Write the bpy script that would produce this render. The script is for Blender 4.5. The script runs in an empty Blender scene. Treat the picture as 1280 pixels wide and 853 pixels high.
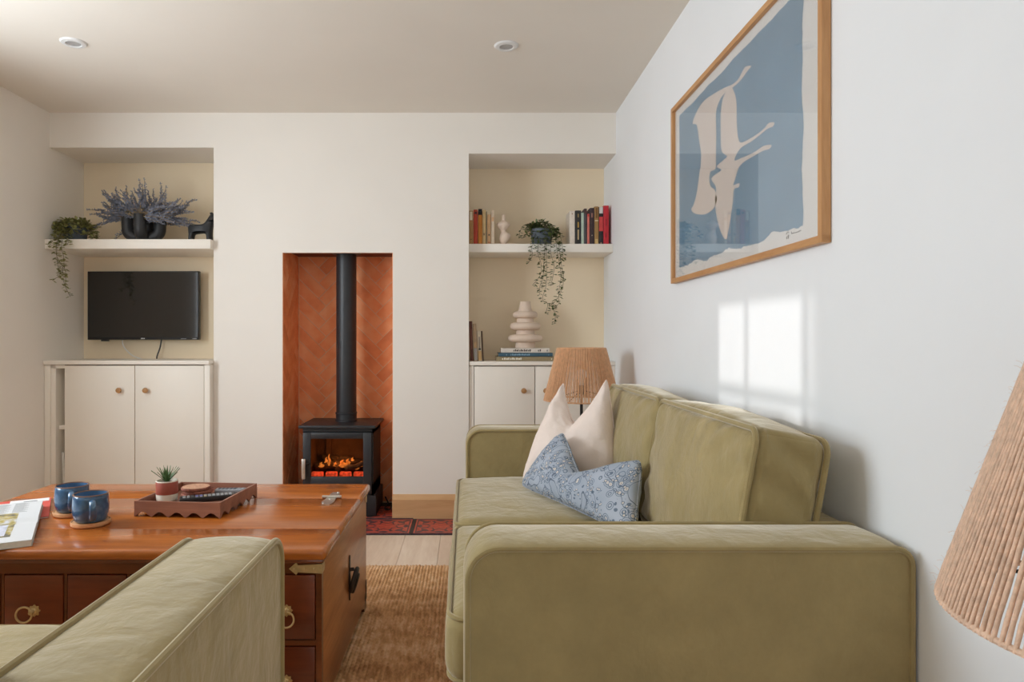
import bpy, bmesh, math, random
from mathutils import Vector, Matrix, noise
from mathutils.geometry import tessellate_polygon
PI = math.pi
SC = bpy.context.scene
COL = SC.collection

# ------------------------------------------------------------------ camera
FPX, CX, CY, CAMZ = 853.0, 584.0, 425.0, 1.06        # focal length (px) and vanishing point in the 1280x853 frame
cam_data = bpy.data.cameras.new('camera')
cam_data.sensor_width = 36.0
cam_data.lens = 36.0 * FPX / 1280.0
cam_data.shift_x = (640 - CX) / 1280.0
cam_data.shift_y = -(426.5 - CY) / 1280.0
cam_data.clip_start = 0.02
cam = bpy.data.objects.new('camera', cam_data)
COL.objects.link(cam)
cam.location = (0, 0, CAMZ)
cam.rotation_euler = (PI / 2, 0, 0)
SC.camera = cam

# ------------------------------------------------------------------ world, sun, window daylight, added fill, exposure
SC.view_settings.view_transform = 'Standard'
SC.view_settings.look = 'None'
SC.view_settings.gamma = 1.0
SC.view_settings.use_curve_mapping = False
SC.view_settings.exposure = 0.0
SC.cycles.max_bounces = 14
SC.cycles.diffuse_bounces = 7
SC.cycles.sample_clamp_indirect = 6.0

world = bpy.data.worlds.new('sky')
SC.world = world
world.use_nodes = True
bgn = world.node_tree.nodes['Background']
bgn.inputs[0].default_value = (0.80, 0.90, 1.0, 1)
bgn.inputs[1].default_value = 1.1

WIN1 = (1.28, 2.60, 0.95, 2.14)      # left wall window  (y0, y1, z0, z1)
WIN3 = (-2.05, 0.35, 0.70, 2.14)     # unseen window added behind the camera for fill light (x0, x1, z0, z1)
FRONT_Y = -1.9

SUN_EL, SUN_DY = 0.260, -0.047       # tan(elevation), sideways drift per metre
sun_d = bpy.data.lights.new('sun', 'SUN')
sun_d.energy = 1.25
sun_d.angle = math.radians(0.7)
sun_d.color = (1.0, 0.97, 0.94)
sun = bpy.data.objects.new('sun', sun_d)
COL.objects.link(sun)
sun.rotation_euler = Vector((1, SUN_DY, -SUN_EL)).to_track_quat('-Z', 'Y').to_euler()
sun.location = (-12, 2.5, 5)

def window_light(name, loc, direction, w, h, energy, color):
    d = bpy.data.lights.new(name, 'AREA')
    d.shape = 'RECTANGLE'; d.size = w; d.size_y = h
    d.energy = energy; d.color = color
    o = bpy.data.objects.new(name, d)
    COL.objects.link(o)
    o.location = loc
    o.rotation_euler = Vector(direction).to_track_quat('-Z', 'Z').to_euler()
    return o
DAY = (0.835, 0.922, 1.0)
window_light('daylight_side_window', (-2.60, 1.94, 1.49), (1, 0, 0), 1.26, 1.03, 61, DAY)
window_light('added_front_fill', (-0.85, FRONT_Y - 0.12, 1.42), (0, 1, 0), 2.3, 1.38, 13, DAY)  # added fill lamp behind the camera, no known source there

# ------------------------------------------------------------------ helpers
def P(px, py, y):
    """point at depth y seen at photo pixel (px, py)"""
    k = y / FPX
    return Vector(((px - CX) * k, y, CAMZ - (py - CY) * k))
def PXX(px, y): return (px - CX) * y / FPX
def PZ(py, y): return CAMZ - (py - CY) * y / FPX

def srgb(r, g, b):
    f = lambda c: (c / 255 / 12.92) if c / 255 <= 0.04045 else ((c / 255 + 0.055) / 1.055) ** 2.4
    return (f(r), f(g), f(b))

def finish(bm, name, sharp=35):
    bmesh.ops.recalc_face_normals(bm, faces=bm.faces[:])
    lim = math.radians(sharp)
    for f in bm.faces: f.smooth = True
    for e in bm.edges:
        if len(e.link_faces) == 2 and e.calc_face_angle(0) > lim: e.smooth = False
    me = bpy.data.meshes.new(name)
    bm.to_mesh(me); bm.free()
    return me

def obj(name, bm, m, parent=None, loc=(0, 0, 0), rot=(0, 0, 0), sharp=35, kind=None, label=None):
    me = finish(bm, name, sharp) if isinstance(bm, bmesh.types.BMesh) else bm
    if m is not None and len(me.materials) == 0: me.materials.append(m)
    o = bpy.data.objects.new(name, me)
    COL.objects.link(o)
    o.location = loc; o.rotation_euler = rot
    if parent: o.parent = parent
    if kind: o['kind'] = kind
    if label: o['label'] = label
    return o

def wobj(name, bm, m, parent, **kw):
    """mesh given in world coordinates under an unrotated parent"""
    base = Vector((0, 0, 0)); p = parent
    while p: base += p.location; p = p.parent
    bmesh.ops.translate(bm, verts=bm.verts[:], vec=-base)
    return obj(name, bm, m, parent, **kw)

def tag(o, label, cat, group=None):
    o['label'] = label; o['category'] = cat
    if group: o['group'] = group
    return o

def thing(name, label, cat, loc=(0, 0, 0), rotz=0.0, group=None):
    o = bpy.data.objects.new(name, None)
    COL.objects.link(o)
    o.location = loc; o.rotation_euler = (0, 0, rotz); o.empty_display_size = 0.05
    return tag(o, label, cat, group)

def one(name, bm, m, label, cat, group=None, loc=None, rotz=0, sharp=35):
    """a thing that is a single mesh; mesh in world coordinates, origin moved to its base"""
    if loc is None:
        xs = [v.co for v in bm.verts]
        lo = Vector((min(c.x for c in xs), min(c.y for c in xs), min(c.z for c in xs)))
        hi = Vector((max(c.x for c in xs), max(c.y for c in xs), max(c.z for c in xs)))
        loc = Vector(((lo.x + hi.x) / 2, (lo.y + hi.y) / 2, lo.z))
        bmesh.ops.translate(bm, verts=bm.verts[:], vec=-loc)
    return tag(obj(name, bm, m, None, loc, (0, 0, rotz), sharp), label, cat, group)

def NB(): return bmesh.new()

def box(bm, x0, x1, y0, y1, z0, z1, bev=0.0, seg=2, rot=None):
    mt = Matrix.Translation(((x0 + x1) / 2, (y0 + y1) / 2, (z0 + z1) / 2)) @ (rot.to_4x4() if rot else Matrix()) @ Matrix.Diagonal((abs(x1 - x0), abs(y1 - y0), abs(z1 - z0), 1))
    r = bmesh.ops.create_cube(bm, size=1, matrix=mt)
    if bev > 0:
        es = list({e for v in r['verts'] for e in v.link_edges})
        bmesh.ops.bevel(bm, geom=es, offset=bev, segments=seg, profile=0.5, affect='EDGES')
    return bm

def boxo(*a, **k): return box(NB(), *a, **k)

def tube(bm, pts, r, seg=8, closed=False, caps=True):
    pts = [Vector(p) for p in pts]; n = len(pts)
    rad = r if isinstance(r, (list, tuple)) else [r] * n
    tang = []
    for i in range(n):
        if closed: t = pts[(i + 1) % n] - pts[i - 1]
        else: t = pts[min(i + 1, n - 1)] - pts[max(i - 1, 0)]
        tang.append(t.normalized() if t.length > 1e-9 else Vector((0, 0, 1)))
    up = Vector((0, 0, 1)) if abs(tang[0].z) < 0.9 else Vector((1, 0, 0))
    nrm = (up - tang[0] * up.dot(tang[0])).normalized()
    rings = []
    for i in range(n):
        if i:
            nrm = nrm - tang[i] * nrm.dot(tang[i])
            nrm = nrm.normalized() if nrm.length > 1e-6 else tang[i].orthogonal().normalized()
        bn = tang[i].cross(nrm)
        rings.append([bm.verts.new(pts[i] + (nrm * math.cos(2 * PI * j / seg) + bn * math.sin(2 * PI * j / seg)) * rad[i]) for j in range(seg)])
    m = n if closed else n - 1
    for i in range(m):
        a, b = rings[i], rings[(i + 1) % n]
        for j in range(seg):
            try: bm.faces.new((a[j], a[(j + 1) % seg], b[(j + 1) % seg], b[j]))
            except ValueError: pass
    if caps and not closed:
        bm.faces.new(rings[0][::-1]); bm.faces.new(rings[-1])
    return bm

def lathe(bm, prof, seg=32, c=(0, 0, 0), off=None, sq=1.0, caps=True):
    """prof: (radius, z); off: per-level (dx, dy)"""
    rings = []
    for i, (r, z) in enumerate(prof):
        ox, oy = off[i] if off else (0, 0)
        if r < 1e-6: rings.append([bm.verts.new((c[0] + ox, c[1] + oy, c[2] + z))])
        else: rings.append([bm.verts.new((c[0] + ox + r * math.cos(2 * PI * j / seg), c[1] + oy + sq * r * math.sin(2 * PI * j / seg), c[2] + z)) for j in range(seg)])
    for a, b in zip(rings, rings[1:]):
        for j in range(seg):
            k = (j + 1) % seg
            if len(a) == 1 and len(b) == 1: continue
            if len(a) == 1: bm.faces.new((a[0], b[k], b[j]))
            elif len(b) == 1: bm.faces.new((a[j], a[k], b[0]))
            else: bm.faces.new((a[j], a[k], b[k], b[j]))
    for rg, fl in ((rings[0], True), (rings[-1], False)):
        if len(rg) > 1 and caps: bm.faces.new(rg[::-1] if fl else rg)
    return bm

def prism(bm, poly, f, d0, d1):
    """poly: 2D outline; f(u, v, d) -> 3D"""
    a = [bm.verts.new(f(u, v, d0)) for u, v in poly]
    b = [bm.verts.new(f(u, v, d1)) for u, v in poly]
    n = len(poly)
    for i in range(n): bm.faces.new((a[i], a[(i + 1) % n], b[(i + 1) % n], b[i]))
    tri = tessellate_polygon([[Vector((u, v, 0)) for u, v in poly]])
    for t in tri:
        try: bm.faces.new([a[i] for i in t])
        except ValueError: pass
        try: bm.faces.new([b[i] for i in reversed(t)])
        except ValueError: pass
    return bm

def smooth_poly(pts, n=4):
    """closed Catmull-Rom"""
    out = []; m = len(pts)
    for i in range(m):
        p0, p1, p2, p3 = (Vector(pts[(i + k - 1) % m]) for k in range(4))
        for s in range(n):
            t = s / n
            q = 0.5 * ((2 * p1) + (p2 - p0) * t + (2 * p0 - 5 * p1 + 4 * p2 - p3) * t * t + (3 * p1 - p0 - 3 * p2 + p3) * t ** 3)
            out.append((q.x, q.y))
    return out

def smooth_path(pts, n=6):
    out = []; m = len(pts); V = [Vector(p) for p in pts]
    for i in range(m - 1):
        p0, p1, p2, p3 = V[max(i - 1, 0)], V[i], V[i + 1], V[min(i + 2, m - 1)]
        for s in range(n):
            t = s / n
            out.append(0.5 * ((2 * p1) + (p2 - p0) * t + (2 * p0 - 5 * p1 + 4 * p2 - p3) * t * t + (3 * p1 - p0 - 3 * p2 + p3) * t ** 3))
    out.append(V[-1])
    return out

def rrect(hw, hh, r, n=6):
    pts = []
    for cx, cy, a0 in ((hw - r, hh - r, 0), (-hw + r, hh - r, 90), (-hw + r, -hh + r, 180), (hw - r, -hh + r, 270)):
        for i in range(n + 1):
            a = math.radians(a0 + 90 * i / n)
            pts.append((cx + r * math.cos(a), cy + r * math.sin(a)))
    return pts

def resample(pts, step):
    """closed 2D polyline -> evenly spaced points"""
    out = []; m = len(pts)
    for i in range(m):
        a, b = Vector(pts[i]), Vector(pts[(i + 1) % m])
        k = max(1, int((b - a).length / step))
        for s in range(k): out.append(tuple(a.lerp(b, s / k)))
    return out

def soft_box(w, d, h, r, n=16, puff=(0, 0, 0), wr=0.0, seed=0, wscale=9.0):
    """boxed cushion, centred, rounded edges r, faces bulged by puff"""
    bm = NB(); half = (w / 2, d / 2, h / 2)
    ts = [math.sin((-1 + 2 * i / n) * PI / 2) for i in range(n + 1)]
    for ax in range(3):
        b, c = (ax + 1) % 3, (ax + 2) % 3
        for sg in (-1, 1):
            g = []
            for i in range(n + 1):
                row = []
                for j in range(n + 1):
                    q = [0, 0, 0]; q[ax] = sg; q[b] = ts[i]; q[c] = ts[j]
                    p = [q[k] * half[k] for k in range(3)]
                    cl = [max(-half[k] + r, min(half[k] - r, p[k])) for k in range(3)]
                    dv = Vector(p) - Vector(cl)
                    v = Vector(cl) + (dv.normalized() * r if dv.length > 1e-9 else dv)
                    e = (1 - q[b] ** 2) * (1 - q[c] ** 2)
                    v[ax] += sg * puff[ax] * e ** 0.7
                    if wr:
                        nz = noise.noise(Vector((v.x * wscale * 0.55 + seed, v.y * wscale, v.z * wscale * 0.8 + v.x * 4)))
                        v[ax] += sg * wr * nz * min(1, e * 6)
                    row.append(bm.verts.new(v))
                g.append(row)
            for i in range(n):
                for j in range(n):
                    bm.faces.new((g[i][j], g[i + 1][j], g[i + 1][j + 1], g[i][j + 1]))
    bmesh.ops.remove_doubles(bm, verts=bm.verts[:], dist=1e-5)
    return bm

def pillow(c, T, n=30, pinch=0.06, chop=0.0, u0=0.0, cw=0.35, seed=0, wr=0.004):
    """throw cushion spread between corner points c = (bottom left, bottom right, top right, top left), chopped from the top edge"""
    BL, BR, TR, TL = c
    nrm = ((BR - BL) + (TR - TL)).cross((TL - BL) + (TR - BR)).normalized()      # towards the viewer
    bm = NB(); grid = {}
    for sd in (-1, 1):
        for i in range(n + 1):
            for j in range(n + 1):
                u = math.sin((-1 + 2 * i / n) * PI / 2); v = math.sin((-1 + 2 * j / n) * PI / 2)
                edge = i in (0, n) or j in (0, n)
                if edge and sd == 1: grid[(sd, i, j)] = grid[(-1, i, j)]; continue
                uu = u * (1 - pinch * (1 - v * v)); vv = v * (1 - 0.05 * (1 - u * u))
                up = max(0.0, (v + 0.7) / 1.7)
                q = u - u0; g = max(0.0, 1 - abs(q) / (1 - u0 if q > 0 else 1 + u0)) ** cw
                vv -= chop * g * up ** 1.4
                cr_ = 1 - 0.05 * (u * u * v * v) ** 5; uu *= cr_; vv *= cr_
                s, t = (uu + 1) / 2, (vv + 1) / 2
                p = BL * (1 - s) * (1 - t) + BR * s * (1 - t) + TR * s * t + TL * (1 - s) * t
                th = T * ((1 - u * u) * (1 - v * v)) ** 0.42 * (1 - 0.35 * g * up)
                nz = noise.noise(Vector((u * 3.1 + seed, v * 3.1, sd * 3.1))) + 0.7 * noise.noise(Vector((u * 5 + v * 4 + seed, v * 9 - u * 3, sd * 7.7)))
                d = -sd * th
                if not edge: d += -sd * wr * nz - (0.30 * T * g * up ** 1.2 * (1 if sd < 0 else -0.3))
                grid[(sd, i, j)] = bm.verts.new(p + nrm * d)
    for sd in (-1, 1):
        for i in range(n):
            for j in range(n):
                q = [grid[(sd, i, j)], grid[(sd, i + 1, j)], grid[(sd, i + 1, j + 1)], grid[(sd, i, j + 1)]]
                try: bm.faces.new(q)
                except ValueError: pass
    return bm, grid

# ------------------------------------------------------------------ materials
def nodes(name):
    m = bpy.data.materials.new(name); m.use_nodes = True
    nt = m.node_tree
    return m, nt, nt.nodes['Principled BSDF']
def nd(nt, typ, **kw):
    n = nt.nodes.new(typ)
    for k, v in kw.items():
        if k.startswith('i_'): n.inputs[k[2:].replace('_', ' ')].default_value = v
        else: setattr(n, k, v)
    return n
def ramp(nt, fac, stops):
    r = nt.nodes.new('ShaderNodeValToRGB')
    el = r.color_ramp.elements
    while len(el) < len(stops): el.new(0.5)
    for e, (p, c) in zip(el, stops): e.position = p; e.color = (*c, 1)
    nt.links.new(fac, r.inputs[0])
    return r.outputs[0]
def coords(nt, scale=(1, 1, 1), out='Object', rot=(0, 0, 0)):
    t = nt.nodes.new('ShaderNodeTexCoord'); mp = nt.nodes.new('ShaderNodeMapping')
    mp.inputs['Scale'].default_value = scale; mp.inputs['Rotation'].default_value = rot
    nt.links.new(t.outputs[out], mp.inputs[0])
    return mp.outputs[0]
def rand_offset(nt, vec, amount=20.0):
    """shift texture space per object so alike pieces differ"""
    oi = nt.nodes.new('ShaderNodeObjectInfo')
    mu = nd(nt, 'ShaderNodeMath', operation='MULTIPLY'); mu.inputs[1].default_value = amount
    nt.links.new(oi.outputs['Random'], mu.inputs[0])
    ad = nd(nt, 'ShaderNodeVectorMath', operation='ADD')
    nt.links.new(vec, ad.inputs[0]); nt.links.new(mu.outputs[0], ad.inputs[1])
    return ad.outputs[0], oi.outputs['Random']
def math2(nt, op, a, b=None):
    n = nd(nt, 'ShaderNodeMath', operation=op)
    for i, v in enumerate((a, b)):
        if v is None: continue
        if isinstance(v, (int, float)): n.inputs[i].default_value = v
        else: nt.links.new(v, n.inputs[i])
    return n.outputs[0]
def bump(nt, bs, h, strength, dist=0.002, prev=None):
    b = nd(nt, 'ShaderNodeBump'); b.inputs['Strength'].default_value = strength; b.inputs['Distance'].default_value = dist
    nt.links.new(h, b.inputs['Height'])
    if prev is not None: nt.links.new(prev, b.inputs['Normal'])
    nt.links.new(b.outputs[0], bs.inputs['Normal'])
    return b.outputs[0]
def mul(c, k): return tuple(min(1, x * k) for x in c)

def pm(name, c, rough=0.6, var=0.06, ns=12, bs=0.0, bscale=150, metal=0, coat=0, sheen=0, spec=0.5, bd=0.002):
    m, nt, b = nodes(name)
    vec = coords(nt)
    t = nd(nt, 'ShaderNodeTexNoise'); t.inputs['Scale'].default_value = ns; t.inputs['Detail'].default_value = 4
    nt.links.new(vec, t.inputs['Vector'])
    col = ramp(nt, t.outputs['Fac'], [(0.3, mul(c, 1 - var)), (0.7, mul(c, 1 + var))])
    nt.links.new(col, b.inputs['Base Color'])
    b.inputs['Roughness'].default_value = rough; b.inputs['Metallic'].default_value = metal
    b.inputs['Coat Weight'].default_value = coat; b.inputs['Sheen Weight'].default_value = sheen
    b.inputs['Specular IOR Level'].default_value = spec
    if bs:
        t2 = nd(nt, 'ShaderNodeTexNoise'); t2.inputs['Scale'].default_value = bscale; t2.inputs['Detail'].default_value = 3
        nt.links.new(vec, t2.inputs['Vector'])
        bump(nt, b, t2.outputs['Fac'], bs, bd)
    return m

def wood(name, c1, c2, axis='X', rough=0.4, ring=14, coat=0.0, var=0.0, stretch=0.12, bs=0.12, knots=0.0):
    """grain runs along axis"""
    m, nt, b = nodes(name)
    s = [1, 1, 1]; s['XYZ'.index(axis)] = stretch
    vec, rnd = rand_offset(nt, coords(nt, tuple(s)))
    t = nd(nt, 'ShaderNodeTexNoise'); t.inputs['Scale'].default_value = ring; t.inputs['Detail'].default_value = 6; t.inputs['Roughness'].default_value = 0.65; t.inputs['Distortion'].default_value = 0.6
    nt.links.new(vec, t.inputs['Vector'])
    t2 = nd(nt, 'ShaderNodeTexNoise'); t2.inputs['Scale'].default_value = ring * 9; t2.inputs['Detail'].default_value = 3
    nt.links.new(vec, t2.inputs['Vector'])
    f = math2(nt, 'ADD', math2(nt, 'MULTIPLY', t.outputs['Fac'], 0.8), math2(nt, 'MULTIPLY', t2.outputs['Fac'], 0.2))
    if var:
        f = math2(nt, 'ADD', f, math2(nt, 'MULTIPLY', math2(nt, 'SUBTRACT', rnd, 0.5), var))
    col = ramp(nt, f, [(0.30, c1), (0.52, tuple((a * 0.45 + bb * 0.55) for a, bb in zip(c1, c2))), (0.70, c2)])
    if knots:
        vo = nd(nt, 'ShaderNodeTexNoise'); vo.inputs['Scale'].default_value = 7; vo.inputs['Detail'].default_value = 2
        v2 = coords(nt, tuple(0.5 if x < 1 else 1 for x in s)); nt.links.new(v2, vo.inputs['Vector'])
        kf = ramp(nt, vo.outputs['Fac'], [(0.66, (0, 0, 0)), (0.74, (1, 1, 1))])
        mx = nd(nt, 'ShaderNodeMixRGB', blend_type='MULTIPLY'); mx.inputs[2].default_value = (0.45, 0.3, 0.2, 1)
        nt.links.new(math2(nt, 'MULTIPLY', kf, knots), mx.inputs[0]); nt.links.new(col, mx.inputs[1]); col = mx.outputs[0]
    nt.links.new(col, b.inputs['Base Color'])
    b.inputs['Roughness'].default_value = rough; b.inputs['Coat Weight'].default_value = coat; b.inputs['Coat Roughness'].default_value = 0.12
    bump(nt, b, t2.outputs['Fac'], bs, 0.001)
    return m

def fabric(name, c, var=0.12, sheen=0.5, weave=700, fold=0.25, rough=0.85):
    m, nt, b = nodes(name)
    vec = coords(nt)
    t = nd(nt, 'ShaderNodeTexNoise'); t.inputs['Scale'].default_value = 7; t.inputs['Detail'].default_value = 8; t.inputs['Roughness'].default_value = 0.7
    nt.links.new(vec, t.inputs['Vector'])
    col = ramp(nt, t.outputs['Fac'], [(0.3, mul(c, 1 - var)), (0.7, mul(c, 1 + var))])
    nt.links.new(col, b.inputs['Base Color'])
    b.inputs['Roughness'].default_value = rough
    b.inputs['Sheen Weight'].default_value = sheen; b.inputs['Sheen Roughness'].default_value = 0.38
    b.inputs['Sheen Tint'].default_value = (*[min(1, x * 0.8 + 0.62) for x in c], 1)
    b.inputs['Specular IOR Level'].default_value = 0.15
    t2 = nd(nt, 'ShaderNodeTexNoise'); t2.inputs['Scale'].default_value = weave; t2.inputs['Detail'].default_value = 2
    nt.links.new(vec, t2.inputs['Vector'])
    t3 = nd(nt, 'ShaderNodeTexNoise'); t3.inputs['Scale'].default_value = 14; t3.inputs['Detail'].default_value = 4; t3.inputs['Distortion'].default_value = 0.3
    nt.links.new(coords(nt, (1, 1, 0.8)), t3.inputs['Vector'])
    n1 = bump(nt, b, t3.outputs['Fac'], fold, 0.03)
    bump(nt, b, t2.outputs['Fac'], 0.15, 0.001, n1)
    return m

def emis(name, c, s):
    m, nt, b = nodes(name)
    b.inputs['Base Color'].default_value = (*mul(c, 0.3), 1)
    b.inputs['Emission Color'].default_value = (*c, 1); b.inputs['Emission Strength'].default_value = s
    t = nd(nt, 'ShaderNodeTexNoise'); t.inputs['Scale'].default_value = 60
    nt.links.new(coords(nt), t.inputs['Vector'])
    nt.links.new(math2(nt, 'MULTIPLY', ramp(nt, t.outputs['Fac'], [(0.35, (0.25,) * 3), (0.65, (1,) * 3)]), s), b.inputs['Emission Strength'])
    return m

def glass(name, tint=(1, 1, 1), refl=1.0, rough=0.02):
    m = bpy.data.materials.new(name); m.use_nodes = True
    nt = m.node_tree; nt.nodes.clear()
    out = nt.nodes.new('ShaderNodeOutputMaterial')
    tr = nd(nt, 'ShaderNodeBsdfTransparent'); tr.inputs[0].default_value = (*tint, 1)
    gl = nd(nt, 'ShaderNodeBsdfGlossy'); gl.inputs['Roughness'].default_value = rough
    fr = nd(nt, 'ShaderNodeFresnel'); fr.inputs['IOR'].default_value = 1.45
    mx = nd(nt, 'ShaderNodeMixShader')
    nt.links.new(math2(nt, 'MULTIPLY', fr.outputs[0], refl), mx.inputs[0])
    nt.links.new(tr.outputs[0], mx.inputs[1]); nt.links.new(gl.outputs[0], mx.inputs[2])
    nt.links.new(mx.outputs[0], out.inputs[0])
    return m

M = {}
M['wall'] = pm('cream_wall_paint', (0.86, 0.815, 0.75), 0.85, 0.012, 3, 0.06, 90)
M['wall_r'] = pm('white_wall_paint', (0.85, 0.87, 0.89), 0.8, 0.012, 3, 0.05, 90)
M['alcove'] = pm('shade_tinted_alcove_paint', (0.87, 0.735, 0.54), 0.85, 0.015, 3, 0.06, 90)  # same wall paint, with the alcoves' warm shade put into its colour
M['ceil'] = pm('ceiling_paint', (0.80, 0.75, 0.675), 0.9, 0.012, 3, 0.04, 90)
M['joinery'] = pm('cream_joinery_paint', (0.88, 0.825, 0.74), 0.5, 0.01, 4, 0.03, 120)
M['oakfloor'] = wood('pale_oak_floor', srgb(216, 186, 158), srgb(248, 228, 206), 'Y', 0.45, 9, var=0.25, bs=0.08)
M['skirt'] = wood('oak_skirting', srgb(196, 148, 100), srgb(222, 180, 132), 'X', 0.45, 8)
M['frameoak'] = wood('oak_picture_frame', srgb(176, 122, 72), srgb(214, 165, 112), 'Y', 0.45, 16)
M['frameoakz'] = wood('oak_picture_frame_upright', srgb(176, 122, 72), srgb(214, 165, 112), 'Z', 0.45, 16)
M['trunktop'] = wood('polished_honey_wood', srgb(122, 56, 16), srgb(200, 114, 42), 'X', 0.26, 9, coat=0.25, var=0.12, knots=0.5)
M['trunkside'] = wood('brown_trunk_side', srgb(140, 84, 46), srgb(204, 138, 86), 'Y', 0.36, 11, coat=0.2, knots=0.3)
M['trunkdark'] = wood('dark_red_trunk_frame', srgb(80, 38, 18), srgb(138, 74, 36), 'X', 0.3, 10, coat=0.35, knots=0.3)
M['drawer'] = wood('mahogany_drawer', srgb(86, 32, 14), srgb(136, 64, 32), 'X', 0.3, 9, coat=0.35, var=0.15, knots=0.5)
M['traywood'] = wood('walnut_tray', srgb(118, 74, 58), srgb(168, 114, 90), 'X', 0.45, 14)
M['knob'] = wood('oak_knob', srgb(150, 104, 60), srgb(196, 148, 96), 'Z', 0.45, 40)
M['coasterwood'] = wood('light_wood_coaster', srgb(196, 138, 90), srgb(222, 170, 122), 'X', 0.5, 20)
M['tablewood'] = wood('side_table_wood', srgb(150, 108, 70), srgb(190, 146, 100), 'Z', 0.5, 12)
M['velvet'] = fabric('olive_velvet', srgb(160, 143, 100), sheen=1.0, fold=0.24)
M['piping'] = fabric('olive_piping', srgb(158, 141, 98), fold=0.0, sheen=1.0)
M['pinkcloth'] = fabric('blush_linen', srgb(240, 224, 213), 0.04, 0.15, 900, 0.3)
M['brass'] = pm('aged_brass', srgb(216, 190, 142), 0.4, 0.12, 60, metal=0.65)
M['iron'] = pm('black_iron', (0.06, 0.052, 0.046), 0.45, 0.2, 50, 0.2, 90, metal=0.7)
M['steel'] = pm('satin_steel', (0.62, 0.58, 0.52), 0.35, 0.08, 80, metal=0.9)
M['stove'] = pm('matt_black_steel', (0.022, 0.023, 0.026), 0.42, 0.12, 30, 0.08, 300)
M['stovein'] = pm('firebox_lining', (0.10, 0.055, 0.035), 0.8, 0.3, 20)
M['blackcer'] = pm('black_ceramic', (0.02, 0.02, 0.021), 0.5, 0.1, 25, 0.05, 200)
M['creamcer'] = pm('cream_ceramic', srgb(226, 205, 186), 0.7, 0.03, 20, 0.08, 250)
M['black'] = pm('black_plastic', (0.012, 0.012, 0.013), 0.4, 0.1, 40)
M['darkgrey'] = pm('dark_grey_plastic', (0.07, 0.07, 0.075), 0.45, 0.1, 40)
M['greyplastic'] = pm('grey_plastic', (0.30, 0.31, 0.33), 0.45, 0.1, 40)
M['white'] = pm('white_plastic', (0.78, 0.78, 0.77), 0.45, 0.02, 40)
M['lens'] = pm('lamp_lens', (0.42, 0.42, 0.42), 0.3, 0.1, 40)
M['paper'] = pm('page_paper', (0.78, 0.75, 0.69), 0.85, 0.05, 90)
M['artpaper'] = pm('print_paper', (0.84, 0.825, 0.80), 0.8, 0.02, 30)
M['blueink'] = pm('blue_gouache', srgb(124, 158, 182), 0.8, 0.10, 4)
M['pinkink'] = pm('pale_shape', srgb(226, 214, 206), 0.8, 0.03, 6)
M['jute'] = pm('jute_cord', srgb(224, 190, 164), 0.9, 0.18, 120, 0.4, 500, sheen=0.2)
M['jutefar'] = pm('tan_cord', srgb(216, 166, 124), 0.9, 0.12, 60, 0.3, 400, sheen=0.15)
M['pot'] = pm('blue_grey_pot', srgb(84, 92, 100), 0.55, 0.06, 20)
M['soil'] = pm('soil', (0.03, 0.02, 0.014), 0.95, 0.4, 60, 0.5, 100)
M['leafR'] = pm('ivy_green', srgb(94, 106, 60), 0.5, 0.35, 40)
M['leafL'] = pm('olive_leaf', srgb(146, 146, 92), 0.55, 0.35, 40)
M['vine'] = pm('vine_stem', srgb(96, 88, 52), 0.7, 0.2, 40)
M['succ'] = pm('succulent_green', srgb(82, 112, 66), 0.45, 0.3, 50)
M['terracotta'] = pm('terracotta_glaze', srgb(160, 78, 62), 0.5, 0.05, 20)
M['potcream'] = pm('cream_glaze', srgb(226, 216, 198), 0.5, 0.03, 20)
M['lavender'] = pm('dried_lavender', srgb(144, 148, 162), 0.9, 0.25, 60)
M['lavstem'] = pm('dry_stem', srgb(176, 146, 88), 0.9, 0.2, 40)
M['cork'] = pm('speckled_coaster', srgb(150, 88, 68), 0.7, 0.35, 120, 0.2, 200)
M['corktop'] = pm('speckled_coaster_top', srgb(196, 148, 118), 0.7, 0.25, 150, 0.2, 200)
M['pane'] = glass('window_glass')
M['artglass'] = glass('picture_glass', (1, 1, 1), 0.4)
M['fireglass'] = glass('stove_glass', (0.78, 0.70, 0.62), 0.8)
M['ember'] = emis('ember', (1.0, 0.10, 0.04), 1.5)
M['flame'] = emis('flame', (1.0, 0.36, 0.07), 1.1)
M['log'] = pm('charred_log', (0.055, 0.04, 0.032), 0.9, 0.5, 40, 0.6, 60)
M['ashlog'] = pm('ash_grey_log', (0.16, 0.13, 0.12), 0.9, 0.4, 40, 0.6, 60)
M['screen'] = pm('tv_screen', (0.018, 0.016, 0.014), 0.07, 0.02, 3, spec=0.6)
M['brick'] = pm('outdoor_render', (0.42, 0.45, 0.50), 0.9, 0.1, 3)
M['slate'] = pm('roof_slate', (0.12, 0.12, 0.13), 0.8, 0.15, 6)
M['grass'] = pm('ground_outside', (0.16, 0.17, 0.13), 0.95, 0.2, 3)
M['mortar'] = pm('tile_grout', srgb(238, 196, 158), 0.9, 0.08, 60)

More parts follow.
